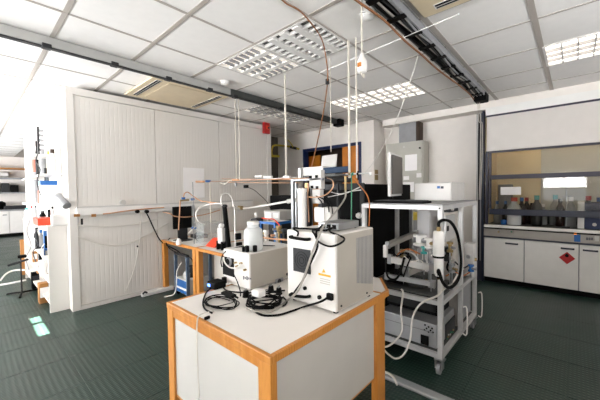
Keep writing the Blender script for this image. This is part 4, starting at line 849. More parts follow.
extra = [
 ('vacuum_pipe', 'steel elbow pipe rising behind the filter cartridge', [(432, 262, 2.5), (430, 250, 2.5), (424, 246, 2.55), (416, 247, 2.6)], .014, 'steel', 'pipe'),
 ('vacuum_pipe', 'steel pipe bending between the white valves and the flanges', [(418, 262, 2.45), (414, 254, 2.45), (406, 251, 2.45), (400, 252, 2.45)], .010, 'alu', 'pipe'),
 ('vacuum_pipe', 'thin copper line looping under the dark rail', [(396, 262, 2.4), (398, 254, 2.4), (408, 249, 2.45), (420, 254, 2.45)], .005, 'copper_orange', 'pipe'),
 ('sensor_wire', 'black wire tangle left of the white valves', [(392, 250, 2.36), (397, 256, 2.38), (405, 253, 2.4), (411, 260, 2.4), (402, 266, 2.38), (396, 274, 2.36)], .006, 'black', 'wire'),
 ('sensor_wire', 'black wire hanging across the white support bar', [(411, 257, 2.34), (408, 264, 2.33), (405, 272, 2.33), (402, 281, 2.33)], .006, 'black', 'wire'),
 ('sensor_wire', 'thin white wire between flange and short rail block', [(404, 256, 2.34), (412, 262, 2.34), (420, 260, 2.36), (427, 268, 2.36)], .004, 'cable_white', 'wire'),
 ('sensor_wire', 'black wire bundle behind the hose in the side bay', [(446, 250, 2.6), (450, 258, 2.62), (447, 268, 2.62), (452, 276, 2.65), (449, 284, 2.65)], .008, 'black', 'wire'),
 ('sensor_wire', 'dark wire reaching the far post of the side bay', [(455, 262, 2.75), (463, 268, 2.9), (470, 265, 3.1), (476, 268, 3.2)], .006, 'dark_grey', 'wire'),
 ('sensor_wire', 'brown wire low in the side bay', [(446, 276, 2.6), (455, 272, 2.75), (462, 276, 2.85), (470, 272, 3.0)], .005, 'copper_orange', 'wire')]
for nm, l, pts, rr, m, ca in extra: cord(nm, [P(a_, b_2, x=c_) for a_, b_2, c_ in pts], rr, m, l, ca)
for k, (px, py, x, w, h_, m, l) in enumerate(((398, 283, 2.5, .14, .09, 'black', 'black module at the left of the middle shelf'), (418, 283, 2.5, .12, .10, 'duct_dark', 'dark module in the centre of the middle shelf'), (445, 262, 2.85, .10, .16, 'hood_grey', 'grey gearbox block in the side bay'), (449, 238, 2.95, .08, .12, 'dark_grey', 'dark gauge head in the upper side bay'), (470, 250, 3.1, .08, .3, 'light_grey', 'pale upright block near the far post'))):
    c = P(px, py, x=x); z_ = zs_+.001 if k != 3 else zs_+.161
    if k == 3: c.x, c.y = BLK
    BLK = (c.x, c.y)
    if k == 3: c = Vector((P(445, 262, x=2.85).x, P(445, 262, x=2.85).y, 0)); z_ = zs_+.162
    r_ = thing('vacuum_module', l, 'module', (c.x, c.y, z_), 'modules on the middle shelf')
    box(c.x-w/2, c.x+w/2, c.y-w/2, c.y+w/2, z_, z_+h_).build('case', m, r_, bevel=.006); MB().cyl((c.x-w/2, c.y, z_+h_*.6), (c.x-w/2-.02, c.y, z_+h_*.6), .018, n=10).build('port', 'steel', r_, smooth=True); MB().cyl((c.x, c.y-w/2, z_+h_*.5), (c.x, c.y-w/2-.015, z_+h_*.5), .015, n=10).build('side_port', 'brass', r_, smooth=True)
c = P(385.8, 251, x=2.27); tag(MB().box(c.x-.02, c.x+.01, c.y-.015, c.y+.015, c.z-.05, c.z+.05).build('junction_box', 'light_grey', bevel=.004), 'small pale junction box at the left end of the dark rail', 'box')
cord('black_hose', [P(386, 257, x=2.27), P(386, 270, x=2.24), P(389, 278, x=2.24), P(396, 279, x=2.24), P(401, 270, x=2.26), P(404, 258, x=2.35)], .009, 'black', 'black hose hanging in a loop left of the short rail block', 'hose')
r = thing('sensor_unit', 'grey sensor unit with navy front under the frame top at the side', 'sensor', (2.75, .8, 1.1))
ybox(450, 461, 205, 211.5, .8, .05).build('case', 'dark_grey', r, bevel=.005); c = P(451.5, 208, y=.72); MB().cyl((c.x, .72, c.z), (c.x, .705, c.z), .02).build('lens', 'light_grey', r); c = P(456, 206, y=.76); box(c.x-.02, c.x+.02, .74, .78, c.z, CT-pf).build('bracket', 'alu', r)
r = thing('gauge_panel', 'white upright panel with a black slot in the side bay of the frame', 'panel', (2.6, .9, zs_))
ybox(446, 455, 215, 240, .9, .015).build('plate', 'alu_white', r); ybox(447.5, 449, 226, 231, .884, .005).build('slot', 'black', r)
c = P(447, 240, y=.9); box(c.x, c.x+.02, .89, .9, zs_, c.z).build('post', 'alu', r)
r = thing('bin', 'grey bin with a yellow rim seen through the frame', 'bin', (4.3, 1.85, 0))
c = P(408, 215, x=4.3); MB().lathe((4.3, c.y, 0), [(.13, 0), (.16, .7), (.16, c.z-.06)], 16).build('body', 'grey', r, smooth=True); MB().lathe((4.3, c.y, c.z-.06), [(.165, 0), (.165, .08), (.14, .1)], 16).build('rim', 'yellow', r, smooth=True)
# on top of the frame
ZC = CT+.008
pb_ = thing('printer', 'white box instrument with small blue badge on top of the rolling frame', 'instrument', (3.05, .97, ZC))
px_ = 2.88; a = P(414, 190, x=px_); b = P(452, 190, x=px_); zp = P(433, 182.5, x=px_).z
box(px_, CX1-.03, b.y, a.y, ZC, zp).build('body', 'light_grey', pb_, bevel=.008)
box(px_-.012, px_, b.y+.01, a.y-.01, ZC+.01, zp-.008).build('front', 'white', pb_, bevel=.004)
qbox(437, 440, 186, 188.5, px_-.012, .002).build('badge', 'blue', pb_); qbox(440.6, 443.5, 186.2, 188.6, px_-.012, .002).build('badge', 'navy', pb_)
kb_ = thing('keyboard', 'flat black keyboard on top of the frame before the monitor', 'keyboard', (2.43, 1.0, ZC))
box(2.33, 2.5, .85, 1.28, ZC, ZC+.018).build('case', 'black', kb_, bevel=.004)
for k in range(5): box(2.345+.03*k, 2.368+.03*k, .87, 1.26, ZC+.018, ZC+.023).build('key_row', 'dark_grey', kb_)
A = P(389, 190, x=2.56); B = P(400, 190, x=2.93); A.z = B.z = 0
mn = thing('monitor', 'flat monitor seen edge-on, standing on the rolling frame', 'monitor', (2.75, 1.26, ZC))
d = (B-A).normalized(); nrm = Vector((d.y, -d.x, 0)); z0 = P(388.5, 193, x=2.56).z+.04; z1 = P(388.5, 152.5, x=2.56).z; z0 = ZC+.05
def slab(o, w0, w1, t0, t1, za, zb_): 
    p = A+d*w0; q = A+d*w1; return MB().prism([p+nrm*t0+Vector((0, 0, za)), q+nrm*t0+Vector((0, 0, za)), q+nrm*t1+Vector((0, 0, za)), p+nrm*t1+Vector((0, 0, za))], (0, 0, zb_-za)).build(*o)
L_ = (B-A).length
slab(('bezel', 'alu_white', mn), 0, L_, -.012, .015, z0, z1); slab(('back_shell', 'shell_grey', mn), .02, L_-.02, .0155, .03, z0+.02, z1-.02); slab(('screen', 'black_gloss', mn), .012, L_-.012, -.014, -.0125, z0+.015, z1-.015)
slab(('neck', 'black', mn), L_*.4, L_*.6, -.045, -.015, ZC+.015, z0+.15); slab(('stand_base', 'black', mn), L_*.2, L_*.8, -.11, .07, ZC, ZC+.015)
# floor channel
tag(MB().box(1.975, 2.045, .2, 1.3, .001, .028).build('floor_channel', 'alu', bevel=.01), 'metal cable channel on the floor in front of the rolling frame', 'cable channel')
cord('white_floor_cable', [P(381, 372, z=.02), P(388, 373, z=.04), P(394, 378, z=.05), P(397, 385, z=.035)], .008, 'cable_white', 'short white cable by the bench leg at the floor channel', 'cable')

# ------------------------------------------------------------------ things on the benches at the panel wall
def bq(px, py, z=TZ): return P(px, py, z=z)
q = P(183, 229, y=3.95); mz = P(183, 206.5, y=3.95).z
bm_ = thing('black_screen', 'black flat screen with a silver side on the bench below the paper sheet', 'screen', (P(183, 229, y=3.95).x, 3.98, TZ))
a = P(174, 229, y=3.95); b = P(192, 229, y=3.95); z0_ = P(183, 228.5, y=3.95).z
box(a.x, b.x, 3.95, 3.99, z0_, mz).build('panel', 'black', bm_, bevel=.004); c = P(195, 229, y=3.95); box(b.x+.001, c.x, 3.945, 3.995, z0_-.02, mz+.01).build('silver_side', 'alu', bm_)
box(a.x+.06, b.x-.06, 3.96, 3.98, TZ+.01, z0_).build('stand', 'dark_grey', bm_); box(a.x+.03, b.x-.03, 3.88, 4.06, TZ, TZ+.012).build('base', 'dark_grey', bm_)
cu = 3.7
cord('copper_tube', [P(163, 212, y=PY-.1), P(170, 213.5, y=cu), P(174, 216, y=cu), P(183, 217, y=cu), P(192, 216.5, y=cu), P(205, 214.5, y=cu), P(220, 210, y=cu)], .007, 'copper', 'copper tube running level in front of the black screen', 'tube')
cord('copper_tube', [P(178.5, 230, y=cu), P(179, 222, y=cu), P(180, 205, y=cu), P(180.5, 200.5, y=cu)], .008, 'copper', 'upright copper tube in front of the black screen', 'tube')
cord('copper_tube', [P(183.5, 198, y=cu), P(184.5, 193.5, y=cu), P(188, 192.3, y=cu), P(193, 196, y=cu), P(200, 200.5, y=cu-.1), P(208, 202, y=cu-.2), P(222, 203.5, y=cu-.4)], .007, 'copper', 'arched copper tube rising over the black screen', 'tube')
r = thing('valve_bar', 'small valve bar with blue taps above the black screen', 'valve', P(188, 200.5, y=cu))
MB().cyl(P(180, 200.7, y=cu), P(193, 199.7, y=cu), .012, n=8).build('bar', 'brass', r, smooth=True)
for px, py in ((183.3, 198.3), (192.6, 199.3)): c = P(px, py, y=cu-.02); MB().box(c.x-.02, c.x+.02, c.y-.015, c.y+.015, c.z-.014, c.z+.014).build('tap', 'blue', r, bevel=.004)
MB().cyl(P(189, 200, y=cu), P(191, 200, y=cu), .017, n=8).build('nut', 'white', r)
for px, pt, pb__, y, m, l in ((192.7, 182, 228, 3.6, 'grey', 'thin grey upright rod right of the black screen'), (210, 182, 226, 3.5, 'rope', 'pale upright rod behind the glass tank'), (234.5, 207, 246, 2.75, 'white', 'thick white upright rod right of the black column')):
    t_ = P(px, pt, y=y); tag(MB().cyl((t_.x, t_.y, TZ), tuple(t_), .006 if px < 230 else .008, n=8).build('upright_rod', m, smooth=True), l, 'rod')
# glass tank
a = P(204, 240, y=3.4); b = P(224, 236, y=3.4)
r = thing('glass_tank', 'low clear glass tank behind the red tray', 'tank', ((a.x+b.x)/2, 3.5, TZ))
zt__ = P(210, 223, y=3.4).z
for k in (box(a.x, b.x, 3.4, 3.405, TZ, zt__), box(a.x, b.x, 3.6, 3.605, TZ, zt__), box(a.x, a.x+.005, 3.405, 3.6, TZ, zt__), box(b.x-.005, b.x, 3.405, 3.6, TZ, zt__)): k.build('pane', 'acrylic', r)
box(a.x-.005, b.x+.005, 3.395, 3.41, zt__, zt__+.008).build('rim', 'light_grey', r); box(a.x-.005, b.x+.005, 3.595, 3.61, zt__, zt__+.008).build('rim', 'light_grey', r)
cord('white_hose', [P(205, 224, y=3.3), P(199.5, 222, y=3.3), P(196, 216, y=3.3), P(198, 209.5, y=3.3), P(206, 205, y=3.3), P(216, 203.5, y=3.1), P(222, 204, y=3.0)], .008, 'white', 'white hose in a big loop above the glass tank', 'hose')
cord('white_hose', [P(222, 206, y=2.9), P(221, 198, y=2.9), P(224, 193.5, y=2.9), P(229, 194, y=2.9), P(232.5, 200, y=2.9), P(233, 206, y=2.9)], .006, 'white', 'small white hose arch above the black column', 'hose')
# low clutter on the wall benches
q = P(198, 239, z=TZ); r = thing('base_unit', 'flat dark base unit with cables left of the glass tank', 'unit', (q.x, q.y+.1, TZ))
box(q.x, q.x+.16, q.y, q.y+.22, TZ, TZ+.05).build('case', 'dark_grey', r, bevel=.006); box(q.x+.02, q.x+.1, q.y+.03, q.y+.12, TZ+.05, TZ+.075).build('upper_case', 'grey', r, bevel=.004)
q = P(186, 237, z=TZ); cord('bench_cable', [P(168, 240, z=TZ+.006), P(174, 235, z=TZ+.006), P(183, 233, z=TZ+.006), P(192, 236, z=TZ+.006), P(198, 241, z=TZ+.006)], .006, 'black', 'black cable lying on the wall bench in front of the black screen', 'cable')
cord('bench_cable', [P(196, 226, y=3.6), P(190, 232, y=3.6), P(186, 236, z=TZ+.006), P(178, 241, z=TZ+.006), P(172, 241, x=1.82)], .006, 'cable_white', 'white cable lying across the front of the wall bench', 'cable')
c = P(193.5, 228, y=3.6); tag(MB().box(c.x-.02, c.x+.03, 3.585, 3.615, c.z-.014, c.z+.014).build('blue_tap', 'blue', bevel=.004), 'blue tap low on the grey upright rod', 'tap')
c = P(178.3, 227, y=3.68); tag(MB().lathe((c.x, 3.68, TZ), [(.03, 0), (.035, .03), (.028, .06), (.012, .08)], 12).build('white_pot', 'white', smooth=True), 'small white pot at the foot of the upright copper tube', 'pot')
# red tray, stands, black column
q = P(210, 246, z=TZ)
r = thing('red_tray', 'bright orange-red tray on the bench beside the black column', 'tray', (q.x, q.y, TZ))
a = P(205, 246, z=TZ); b = P(216.5, 247.5, z=TZ); yy0, yy1 = min(a.y, b.y), max(a.y, b.y)
MB().prism([(a.x, yy0, TZ), (a.x, yy1, TZ), (a.x+.09, yy1-.03, TZ+.09), (a.x+.09, yy0, TZ+.09)], (.1, 0, 0)).build('shell', 'tray_red', r, bevel=.004)
MB().box(a.x+.095, a.x+.185, yy0+.01, yy1-.05, TZ+.09, TZ+.096).build('inner_rim', 'tray_red', r)
q = bq(220, 250); r = thing('clamp_stand', 'grey clamp stand with black feet between red tray and black column', 'stand', (q.x, q.y, TZ))
zt_ = P(220, 228, x=q.x).z
box(q.x, q.x+.04, q.y-.05, q.y+.05, TZ+.07, zt_).build('bracket', 'light_grey', r, bevel=.006)
for dy in (-.05, .04): box(q.x-.01, q.x+.05, q.y+dy, q.y+dy+.02, TZ, TZ+.1).build('foot', 'black', r, bevel=.003)
MB().lathe((q.x+.02, q.y, zt_), [(.02, 0), (.03, .015), (.025, .035), (.01, .05)], 12).build('bulb', 'white', r, smooth=True)
q = bq(228.5, 247); zt_ = P(224.5, 207, x=q.x).z
tp = Vector((q.x, P(224.5, 207, x=q.x).y, zt_))
r = thing('black_column', 'black leaning tube column on the bench beside the red tray', 'column', (q.x, q.y, TZ))
MB().cyl((q.x, q.y, TZ), tp, .033, .028, n=16).build('tube', 'black', r, smooth=True); m_ = tp.lerp(Vector((q.x, q.y, TZ)), .4)
MB().cyl(m_, m_+Vector((-.05, .02, -.05)), .014).build('side_arm', 'white', r, smooth=True); MB().lathe((tp.x, tp.y, tp.z), [(.034, 0), (.034, .02), (.02, .03)], 14).build('cap', 'dark_grey', r)
for k, (px, py, l) in enumerate(((237.5, 236, 'upper black clamp on the white upright rod'), (238.5, 245, 'lower black clamp at the foot of the white upright rod'))):
    c = P(px, py, y=2.74); tag(MB().box(c.x-.03, c.x+.04, 2.72, 2.75, max(TZ, c.z-.04), max(TZ, c.z-.04)+.07).build('rod_clamp', 'black', bevel=.006), l, 'clamp')
# long pale arm
r = thing('gas_pipe', 'long pale pipe arm reaching from the white rod to the valve tower', 'pipe', P(268, 206, x=2.2))
MB().tube([P(233, 205.5, y=2.7), P(240, 208.5, x=2.2), P(258, 206.5, x=2.2), P(290, 201, x=2.1)], .011, n=8, k=3).build('pipe', 'white', r, smooth=True); MB().cyl(P(288, 201.5, x=2.1), P(296, 200, x=2.05), .022).build('coupling', 'alu_white', r, smooth=True); MB().cyl(P(239, 207.5, x=2.21), P(242, 208, x=2.2), .024).build('joint', 'brass', r, smooth=True)
# instruments behind the pump unit
r = thing('bench_meter', 'pale grey bench meter with small display behind the pump unit', 'instrument', (2.55, 2.55, TZ))
ix = 2.45; a = P(264, 215, x=ix); b = P(279.5, 215, x=ix); zt_ = P(272, 211, x=ix).z; zb_ = P(272, 220, x=ix).z
box(ix, ix+.3, b.y, a.y, zb_, zt_).build('case', 'light_grey', r, bevel=.004); qbox(265, 271, 212.5, 218, ix, .004).build('display', 'card_white', r); qbox(273, 278, 213, 218, ix, .004).build('key_field', 'white', r)
box(ix+.05, ix+.25, b.y+.02, a.y-.02, TZ, zb_).build('stand', 'dark_grey', r)
a = P(270, 211, x=2.9); b = P(291, 211, x=2.9)
tag(box(2.9, 3.2, b.y, a.y, TZ, P(280, 195.5, x=2.9).z).build('black_case', 'black', bevel=.008), 'black upright case behind the bench meter', 'case')
r = thing('blue_rack', 'low open rack with blue edges holding brass valves beside the valve tower', 'rack', (2.2, 2.25, TZ))
rx = 2.12; a = P(260, 225, x=rx); b = P(275, 225, x=rx); b2 = P(290, 225, x=rx+.2); zt_ = P(268, 223, x=rx).z
ra, rb, = a.y, b.y
box(rx, rx+.3, rb, ra, zt_-.004, zt_+.004).build('shelf', 'white', r)
box(rx-.006, rx, rb, ra, zt_-.012, zt_+.014).build('blue_edge', 'blue', r); box(rx-.006, rx+.3, rb-.008, rb, zt_-.012, zt_+.014).build('blue_edge', 'blue', r); box(rx-.006, rx+.014, rb-.008, rb+.014, TZ, zt_-.012).build('blue_leg', 'blue', r); box(rx-.006, rx+.014, ra-.02, ra, TZ, zt_-.012).build('blue_leg', 'blue', r)
box(rx+.28, rx+.3, rb, rb+.02, TZ, zt_-.012).build('blue_leg', 'blue', r); box(rx+.28, rx+.3, ra-.02, ra, TZ, zt_-.012).build('blue_leg', 'blue', r)
for k, (px, py, m, m2, l) in enumerate(((266, 233, 'white', 'yellow', 'white valve with a yellow tap under the blue rack'), (279, 229, 'brass', 'steel', 'brass valve right of the blue rack'), (284, 232, 'dark_grey', 'brass', 'dark gauge between blue rack and analyser'), (277, 235, 'steel', 'copper', 'steel coupling low beside the blue rack'))):
    c = P(px, py, x=2.0); z_ = TZ; g = thing('gas_valve', l, 'valve', (c.x, c.y, z_), 'valves by the blue rack')
    MB().lathe((c.x, c.y, z_), [(.03, 0), (.03, .02), (.014, .03), (.014, c.z-z_-.02), (.03, c.z-z_-.01), (.03, c.z-z_+.03)], 12).build('body', m, g, smooth=True)
    MB().cyl((c.x, c.y, c.z), (c.x-.06, c.y+.02, c.z), .012, n=8).build('tap', m2, g, smooth=True)
cord('wooden_rod', [P(262, 237.5, x=1.95), P(275, 239, x=1.95), P(289, 240, x=1.95)], .008, 'copper', 'thin copper rod lying low between the pump unit and the blue rack', 'rod')
cord('red_lead', [P(262, 218, x=2.1), P(268, 219, x=2.1), P(274, 219.5, x=2.12), P(280, 226, x=2.1)], .006, 'tray_red', 'short red lead over the blue rack', 'cable')
c = P(257, 218, y=2.62); tag(MB().box(c.x-.05, c.x+.06, 2.58, 2.68, TZ, c.z).build('dark_module', 'dark_grey', bevel=.01), 'dark module behind the lid of the plastic jug', 'module')
c = P(262, 213, y=2.6); tag(MB().lathe((c.x, 2.7, TZ), [(.04, 0), (.04, .12), (.02, .16), (.02, c.z-TZ)], 12).build('white_flask', 'white', smooth=True), 'small white flask behind the jug beside the bench meter', 'flask')
# pump under the bench
q = P(181, 297, z=0)
pm = thing('vacuum_pump', 'blue and white pump cart with grey frame under the wall bench', 'pump', (q.x+.15, q.y, 0))
a = P(174, 295, z=0); b = P(189.5, 299, z=0); fx_ = (a.x+b.x)/2; ya, yb2 = max(a.y, b.y), min(a.y, b.y); hz = P(181, 256, x=fx_).z
zmid = P(181, 279, x=fx_).z
box(fx_, fx_+.35, yb2, ya, .05, zmid).build('body', 'white', pm, bevel=.01); 
zba = P(181, 287, x=fx_-.004).z; box(fx_-.004, fx_, yb2+.02, ya-.02, zba, zmid-.01).build('blue_band', 'blue', pm); box(fx_-.004, fx_, yb2+.02, ya-.02, .06, .10).build('blue_band', 'blue', pm)
for y in (yb2-.02, ya): box(fx_-.01, fx_+.03, y, y+.02, .02, hz).build('side_frame', 'steel_blue', pm); box(fx_+.31, fx_+.35, y, y+.02, .02, hz).build('side_frame', 'steel_blue', pm)
box(fx_-.01, fx_+.03, yb2-.02, ya+.02, hz, hz+.03).build('handle', 'dark_grey', pm, bevel=.005); box(fx_+.31, fx_+.35, yb2-.02, ya+.02, hz, hz+.03).build('handle', 'dark_grey', pm, bevel=.005)
MB().cyl((fx_+.17, (ya+yb2)/2, zmid), (fx_+.17, (ya+yb2)/2, zmid+.14), .07).build('motor', 'dark_grey', pm, smooth=True); MB().lathe((fx_+.08, (ya+yb2)/2, zmid), [(.04, 0), (.045, .06), (.02, .09)], 12).build('filter_pot', 'white', pm, smooth=True)
for x in (fx_+.03, fx_+.3):
    for y in (yb2, ya): MB().cyl((x, y-.01, .025), (x, y+.01, .025), .025, n=12).build('wheel', 'black', pm, smooth=True)
cord('pump_hose', [P(182, 262, x=fx_-.03), P(177, 271, x=fx_-.04), P(176.5, 283, x=fx_-.06), P(174, 294, x=fx_-.08), (fx_-.15, ya+.0, .01)], .007, 'cable_white', 'white hose hanging in front of the pump cart to the floor', 'hose')
cord('black_cable', [P(166, 243, x=1.78), P(170, 249, x=1.79), P(180, 254, x=1.9), P(190, 257.5, x=1.95), P(193, 262, x=2.0)], .008, 'black', 'black cable sagging under the top of the wall bench', 'cable')
q = P(213, 288, z=.3)
# ------------------------------------------------------------------ shelf unit and clutter at the left face of the panel room
su = thing('side_shelf', 'white narrow shelf unit against the left end of the panel room', 'shelf', (.69, 5.4, 0))
box(.60, .778, 4.43, 4.455, 0, 1.0).build('end_panel', 'panel_white', su)
box(.60, .778, 6.6, 6.62, 0, 1.0).build('end_panel', 'panel_white', su)
SB = {}
for z in (.12, .36, .62, .98): SB[z] = box(.60, .778, 4.456, 6.599, z-.02, z).build('board', 'panel_white', su)
ws = thing('wall_shelf', 'white upper wall shelf boards crowded with bottles at the left', 'shelf', (.69, 5.2, 1.2))
for z, a, b in ((1.235, 4.55, 6.4), (1.60, 4.5, 6.3), (1.86, 4.9, 5.5)): box(.58, .779, a, b, z-.018, z).build('board', 'white', ws)
for y in (4.56, 5.4, 6.2): box(.76, .779, y, y+.03, 1.2, 1.95).build('upright', 'light_grey', ws)
def at(px0, px1, Y): return P(px0, 190, y=Y).x, P(px1, 190, y=Y).x
def item(name, kind, px0, px1, py0, py1, Y, m, label, cat, zb=None, m2=None, dep=None):
    x0, x1 = at(px0, px1, Y); c = (px0+px1)/2; z1 = P(c, py0, y=Y).z; z0 = P(c, py1, y=Y).z if zb is None else zb
    w = x1-x0; xc = (x0+x1)/2; h_ = max(z1-z0, .03); dep = dep or min(w, .15)
    r_ = thing(name, label, cat, (xc, Y+dep/2, z0))
    if kind == 'box':
        box(x0, x1, Y, Y+dep, z0, z0+h_).build('body', m, r_, bevel=.004)
        if m2: box(x0+.008, x1-.008, Y-.003, Y, z0+h_*.3, z0+h_*.8).build('label_patch', m2, r_)
    elif kind == 'cyl':
        MB().lathe((xc, Y+w/2, z0), [(w*.36, 0), (w*.42, h_*.5), (w*.5, h_*.92), (w*.5, h_)], 14).build('body', m, r_, smooth=True)
        if m2: MB().lathe((xc, Y+w/2, z0+h_), [(w*.46, 0), (w*.2, .015)], 14).build('lid', m2, r_, smooth=True)
    elif kind == 'bot':
        MB().lathe((xc, Y+w/2, z0), [(w*.48, 0), (w*.5, h_*.05), (w*.5, h_*.65), (w*.25, h_*.8), (w*.25, h_*.85)], 14).build('body', m, r_, smooth=True)
        MB().lathe((xc, Y+w/2, z0+h_*.84), [(w*.3, 0), (w*.3, h_*.16)], 12).build('cap', m2 or 'black', r_, smooth=True)
    elif kind == 'rack':
        box(x0, x0+w*.3, Y, Y+dep, z0, z0+h_).build('body', m, r_)
        for k in range(6): box(x0+w*.3, x1, Y, Y+dep, z0+h_*k/6, z0+h_*(k+.5)/6).build('rung', m2 or m, r_)
    return r_
item('tube_rack', 'rack', 39.5, 46, 127, 148, 5.1, 'dark_grey', 'grey upright rack with rungs on the top shelf at the left', 'rack', 1.86, 'grey')
item('dispenser', 'cyl', 32.5, 40, 155, 169, 5.9, 'rust', 'rust red dispenser cup on the left wall shelf', 'dispenser', 1.60, 'rust')
item('bottle', 'bot', 41, 48, 150, 166, 5.3, 'grey', 'grey bottle on the middle wall shelf at the left', 'bottle', 1.60, 'grey')
item('bottle', 'bot', 50.5, 58, 149, 168, 4.62, 'white', 'white bottle with a dark cap on the middle wall shelf nearest the corner', 'bottle', 1.60, 'brown_dark')
item('bottle', 'bot', 48, 51.5, 151, 167, 4.9, 'cream', 'slim cream bottle between white and grey bottles on the wall shelf', 'bottle', 1.60, 'yellow')
bg = item('carton', 'box', 41, 58, 181, 198, 4.9, 'card_white', 'white carton with bright blue rim on the lower wall shelf', 'carton', 1.235)
x0, x1 = at(40.5, 58.5, 4.89); z = P(50, 181, y=4.89).z; box(x0, x1, 4.885, 5.055, z-.05, z+.005).build('blue_rim', 'blue', bg, bevel=.004)
item('cup', 'cyl', 33, 40, 172, 186, 5.9, 'grey', 'small grey cup behind the white carton on the lower wall shelf', 'cup', 1.235, 'rust')
q = P(58, 196, y=4.42); q2 = P(67, 206, y=4.25)
r = thing('paper_roll', 'grey and white roll leaning at the corner end of the wall trunking', 'roll', q2); MB().cyl(q, q2, .042, n=16).build('roll', 'grey', r, smooth=True); MB().cyl(q2, q2+(q2-q).normalized()*.004, .035, n=16).build('roll_end', 'grey', r)
q = P(60, 212, y=4.36); tag(box(.63, .86, 4.33, 4.42, 1.005, 1.13).build('white_block', 'white', bevel=.012), 'white padded block on the shelf end beside the trunking', 'block')
item('red_tray', 'box', 36.5, 52, 218.5, 224, 4.8, 'tray_red', 'flat red tray on top of the side shelf at the left', 'tray', .98, dep=.4)
item('black_bottle', 'bot', 38.5, 45.5, 211, 219, 5.25, 'black', 'black squat bottle behind the red tray on the side shelf', 'bottle', .98, 'dark_grey')
item('phone_handset', 'box', 47, 49.8, 209.5, 217, 5.3, 'black', 'small black handset standing behind the red tray', 'handset', .98, 'dark_grey')
item('blue_box', 'box', 42, 48, 231, 244, 4.75, 'blue', 'dark blue box in the second bay of the side shelf', 'box', .62, 'black')
item('black_gadget', 'box', 42, 47.5, 249, 258, 4.75, 'black', 'black gadget with pale front below the blue box', 'gadget', None, 'grey')
item('cardboard_box', 'box', 34, 44, 276, 284, 5.3, 'cardboard', 'brown cardboard box upper of two on the floor by the side shelf', 'box', .30)
item('cardboard_box', 'box', 35, 48, 284, 298, 4.9, 'cardboard', 'brown cardboard box with white label, lowest at the side shelf', 'box', 0, 'card_white')
item('white_bag', 'cyl', 36, 46, 261, 272, 4.95, 'card_white', 'crumpled white bag in the lower bay of the side shelf', 'bag', .36)
item('white_bag', 'cyl', 30, 37, 226, 240, 5.9, 'card_white', 'white bag in the upper bay of the side shelf', 'bag', .62)
item('green_bottle', 'bot', 23.5, 28.5, 208, 219, 6.3, 'white', 'white bottle with green cap at the far end of the side shelf', 'bottle', .98, 'cyan')
item('brown_box', 'box', 18, 23.5, 240, 251, 6.9, 'cardboard', 'small brown box standing at the far end beyond the side shelf', 'box', 0)
item('black_crate', 'box', 28, 36, 273, 285, 5.75, 'black', 'black crate on the floor behind the cardboard boxes', 'crate', 0, 'dark_grey')
item('jar', 'bot', 29, 33, 206, 217, 5.9, 'light_grey', 'small grey jar with red lid behind the black squat bottle', 'jar', .98, 'red')
item('jar', 'bot', 33.5, 36.5, 205, 215, 5.7, 'plastic_clear', 'small clear jar with a black lid behind the red tray', 'jar', .98, 'black')
item('jar', 'bot', 33, 37, 228, 240, 5.4, 'dark_grey', 'dark jar in the upper bay of the side shelf', 'jar', .62, 'black')
q = P(22, 293, z=.02)
st = thing('equipment_stand', 'black stand with spread feet and thin pole on the floor at the left', 'stand', (q.x, q.y, 0))
for t in range(3): a_ = t*2.1+.3; MB().tube([(q.x, q.y, .03), (q.x+.1*math.cos(a_), q.y+.1*math.sin(a_), .025), (q.x+.19*math.cos(a_), q.y+.19*math.sin(a_), .012)], .012).build('foot', 'black', st, smooth=True)
MB().cyl((q.x, q.y, .02), (q.x, q.y, .5), .009, n=10).build('pole', 'dark_grey', st, smooth=True)
MB().cyl((q.x-.13, q.y, .42), (q.x+.08, q.y, .47), .015, n=10).build('arm', 'dark_grey', st, smooth=True); MB().box(q.x-.03, q.x+.06, q.y-.03, q.y+.03, .5, .54).build('head', 'black', st, bevel=.01)
cord('white_hose', [P(0, 281, y=5.9), P(6, 274, y=5.9), P(14, 270.5, y=5.9), P(25, 270, y=5.8)], .012, 'cable_white', 'white hose arching from the left edge to the equipment stand', 'hose')
cord('pale_pole', [P(0, 285, y=6.0), P(12, 283, y=5.9), P(26, 280, y=5.8)], .014, 'light_grey', 'pale pole lying low across the left edge', 'pole')
for k, (a, b, c, d, Y, z, m, m2, kd, nm, l, ca) in enumerate((
  (36.5, 40, 141, 150, 5.6, 1.60, 'dark_grey', 'black', 'bot', 'dropper_bottle', 'dark dropper bottle behind the rust red dispenser', 'bottle'),
  (45, 49, 168, 176, 5.0, 1.235, 'dark_grey', 'grey', 'box', 'meter', 'small dark meter behind the blue rimmed carton', 'meter'),
  (37.5, 41, 186, 200, 5.6, 1.235, 'rust', 'black', 'bot', 'vial', 'reddish vial left of the blue rimmed carton', 'vial'),
  (50, 54, 206, 216, 5.0, .98, 'light_grey', 'black', 'bot', 'jar', 'small grey jar with a black lid right of the handset', 'jar'),
  (37, 42, 230, 243, 5.4, .62, 'grey', 'blue', 'bot', 'jar', 'grey jar with a blue lid left of the blue box', 'jar'),
  (36, 41, 247, 257, 5.4, .36, 'dark_grey', 'black', 'box', 'charger', 'dark charger left of the black gadget', 'charger'),
  (30, 35, 252, 263, 5.9, .36, 'cardboard', 'card_white', 'box', 'parcel', 'small brown parcel in the low bay of the side shelf', 'parcel'),
  (44, 48, 274, 281, 4.9, .12, 'dark_grey', 'grey', 'box', 'toolbox', 'small dark toolbox in the bottom bay of the side shelf', 'toolbox'))):
    item(nm, kd, a, b, c, d, Y, m, l, ca, z, m2)
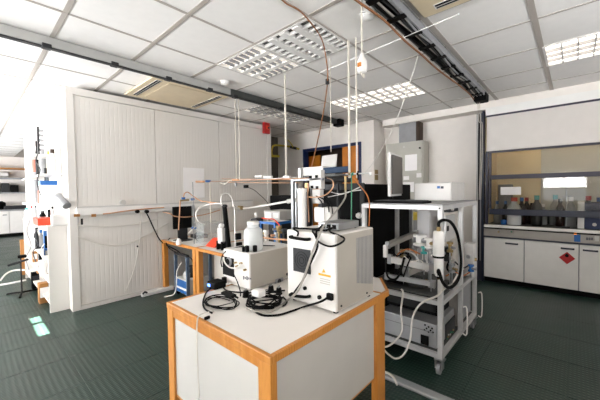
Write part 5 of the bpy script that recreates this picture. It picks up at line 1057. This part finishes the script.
for k, (pts, m, l) in enumerate((([(38, 228), (34, 236), (38, 244), (33, 252), (36, 262)], 'dark_grey', 'dark cable dangling from the top of the side shelf'), ([(30, 220), (27, 232), (31, 246), (26, 258), (29, 270)], 'grey', 'grey cable dangling at the far end of the side shelf'), ([(44, 244), (40, 252), (44, 262), (39, 270), (42, 276)], 'cable_white', 'white cable tangled over the lower bays of the side shelf'), ([(40, 150), (36, 160), (40, 170), (37, 182), (41, 196)], 'dark_grey', 'dark cable hanging beside the rust red dispenser'))):
    cord('dangling_cable', [P(a_, b_2, x=.57) for a_, b_2 in pts], .006, m, l, 'cable')
# far room
FY = 13.55
fb = thing('far_bench', 'white laboratory cupboards along the far wall at the left edge', 'cupboard', (.5, FY+.3, 0))
box(-1.6, 2.4, FY+.05, 14.15, 0, .1).build('plinth', 'black', fb); box(-1.6, 2.4, FY+.02, 14.15, .1, .84).build('body', 'light_grey', fb)
for k in range(8):
    dd = box(-1.59+k*.5, -1.11+k*.5, FY, FY+.02, .12, .82).build('cupboard_door', 'white', fb); box(-1.25+k*.5, -1.15+k*.5, FY-.012, FY, .7, .72).build('handle', 'navy', dd)
box(-1.65, 2.45, FY-.03, 14.15, .84, .88).build('worktop', 'grey', fb)
fs = thing('far_shelf', 'grey wall shelf above the far cupboards at the left edge', 'shelf', (.4, 13.9, 1.3))
for z, m in ((1.40, 'grey'), (1.88, 'grey'), (2.2, 'cardboard')): box(-1.6, 2.4, 13.75, 14.19, z, z+.04).build('board', m, fs)
for k, w_ in enumerate(('leftmost', 'second from the left', 'third from the left', 'rightmost')):
    x = .33+k*.22; tag(box(x, x+.19, 13.85, 14.1, 1.44, 1.44+(.3 if k % 3 else .24)).build('binder_box', 'black' if k % 2 else 'dark_grey', bevel=.01), 'black file box on the grey far wall shelf, '+w_, 'box', 'file boxes on the far shelf')
tag(box(.62, .95, 13.85, 14.1, 1.96, 2.1).build('pale_case', 'light_grey', bevel=.02), 'pale case on the upper far shelf', 'case')
q = P(1, 210.5, y=13.2); tag(MB().lathe((q.x-.05, 13.75, .881), [(.16, 0), (.2, .05), (.2, .22), (.12, .27)], 16).build('black_drum', 'black', smooth=True), 'round black drum on the far worktop at the left edge', 'drum')
q = P(12, 206.5, y=12.6); tag(MB().box(q.x-.12, q.x+.5, 13.55, 13.75, .882, 1.0).build('dark_instrument', 'dark_grey', bevel=.02), 'long dark instrument on the far worktop', 'instrument')
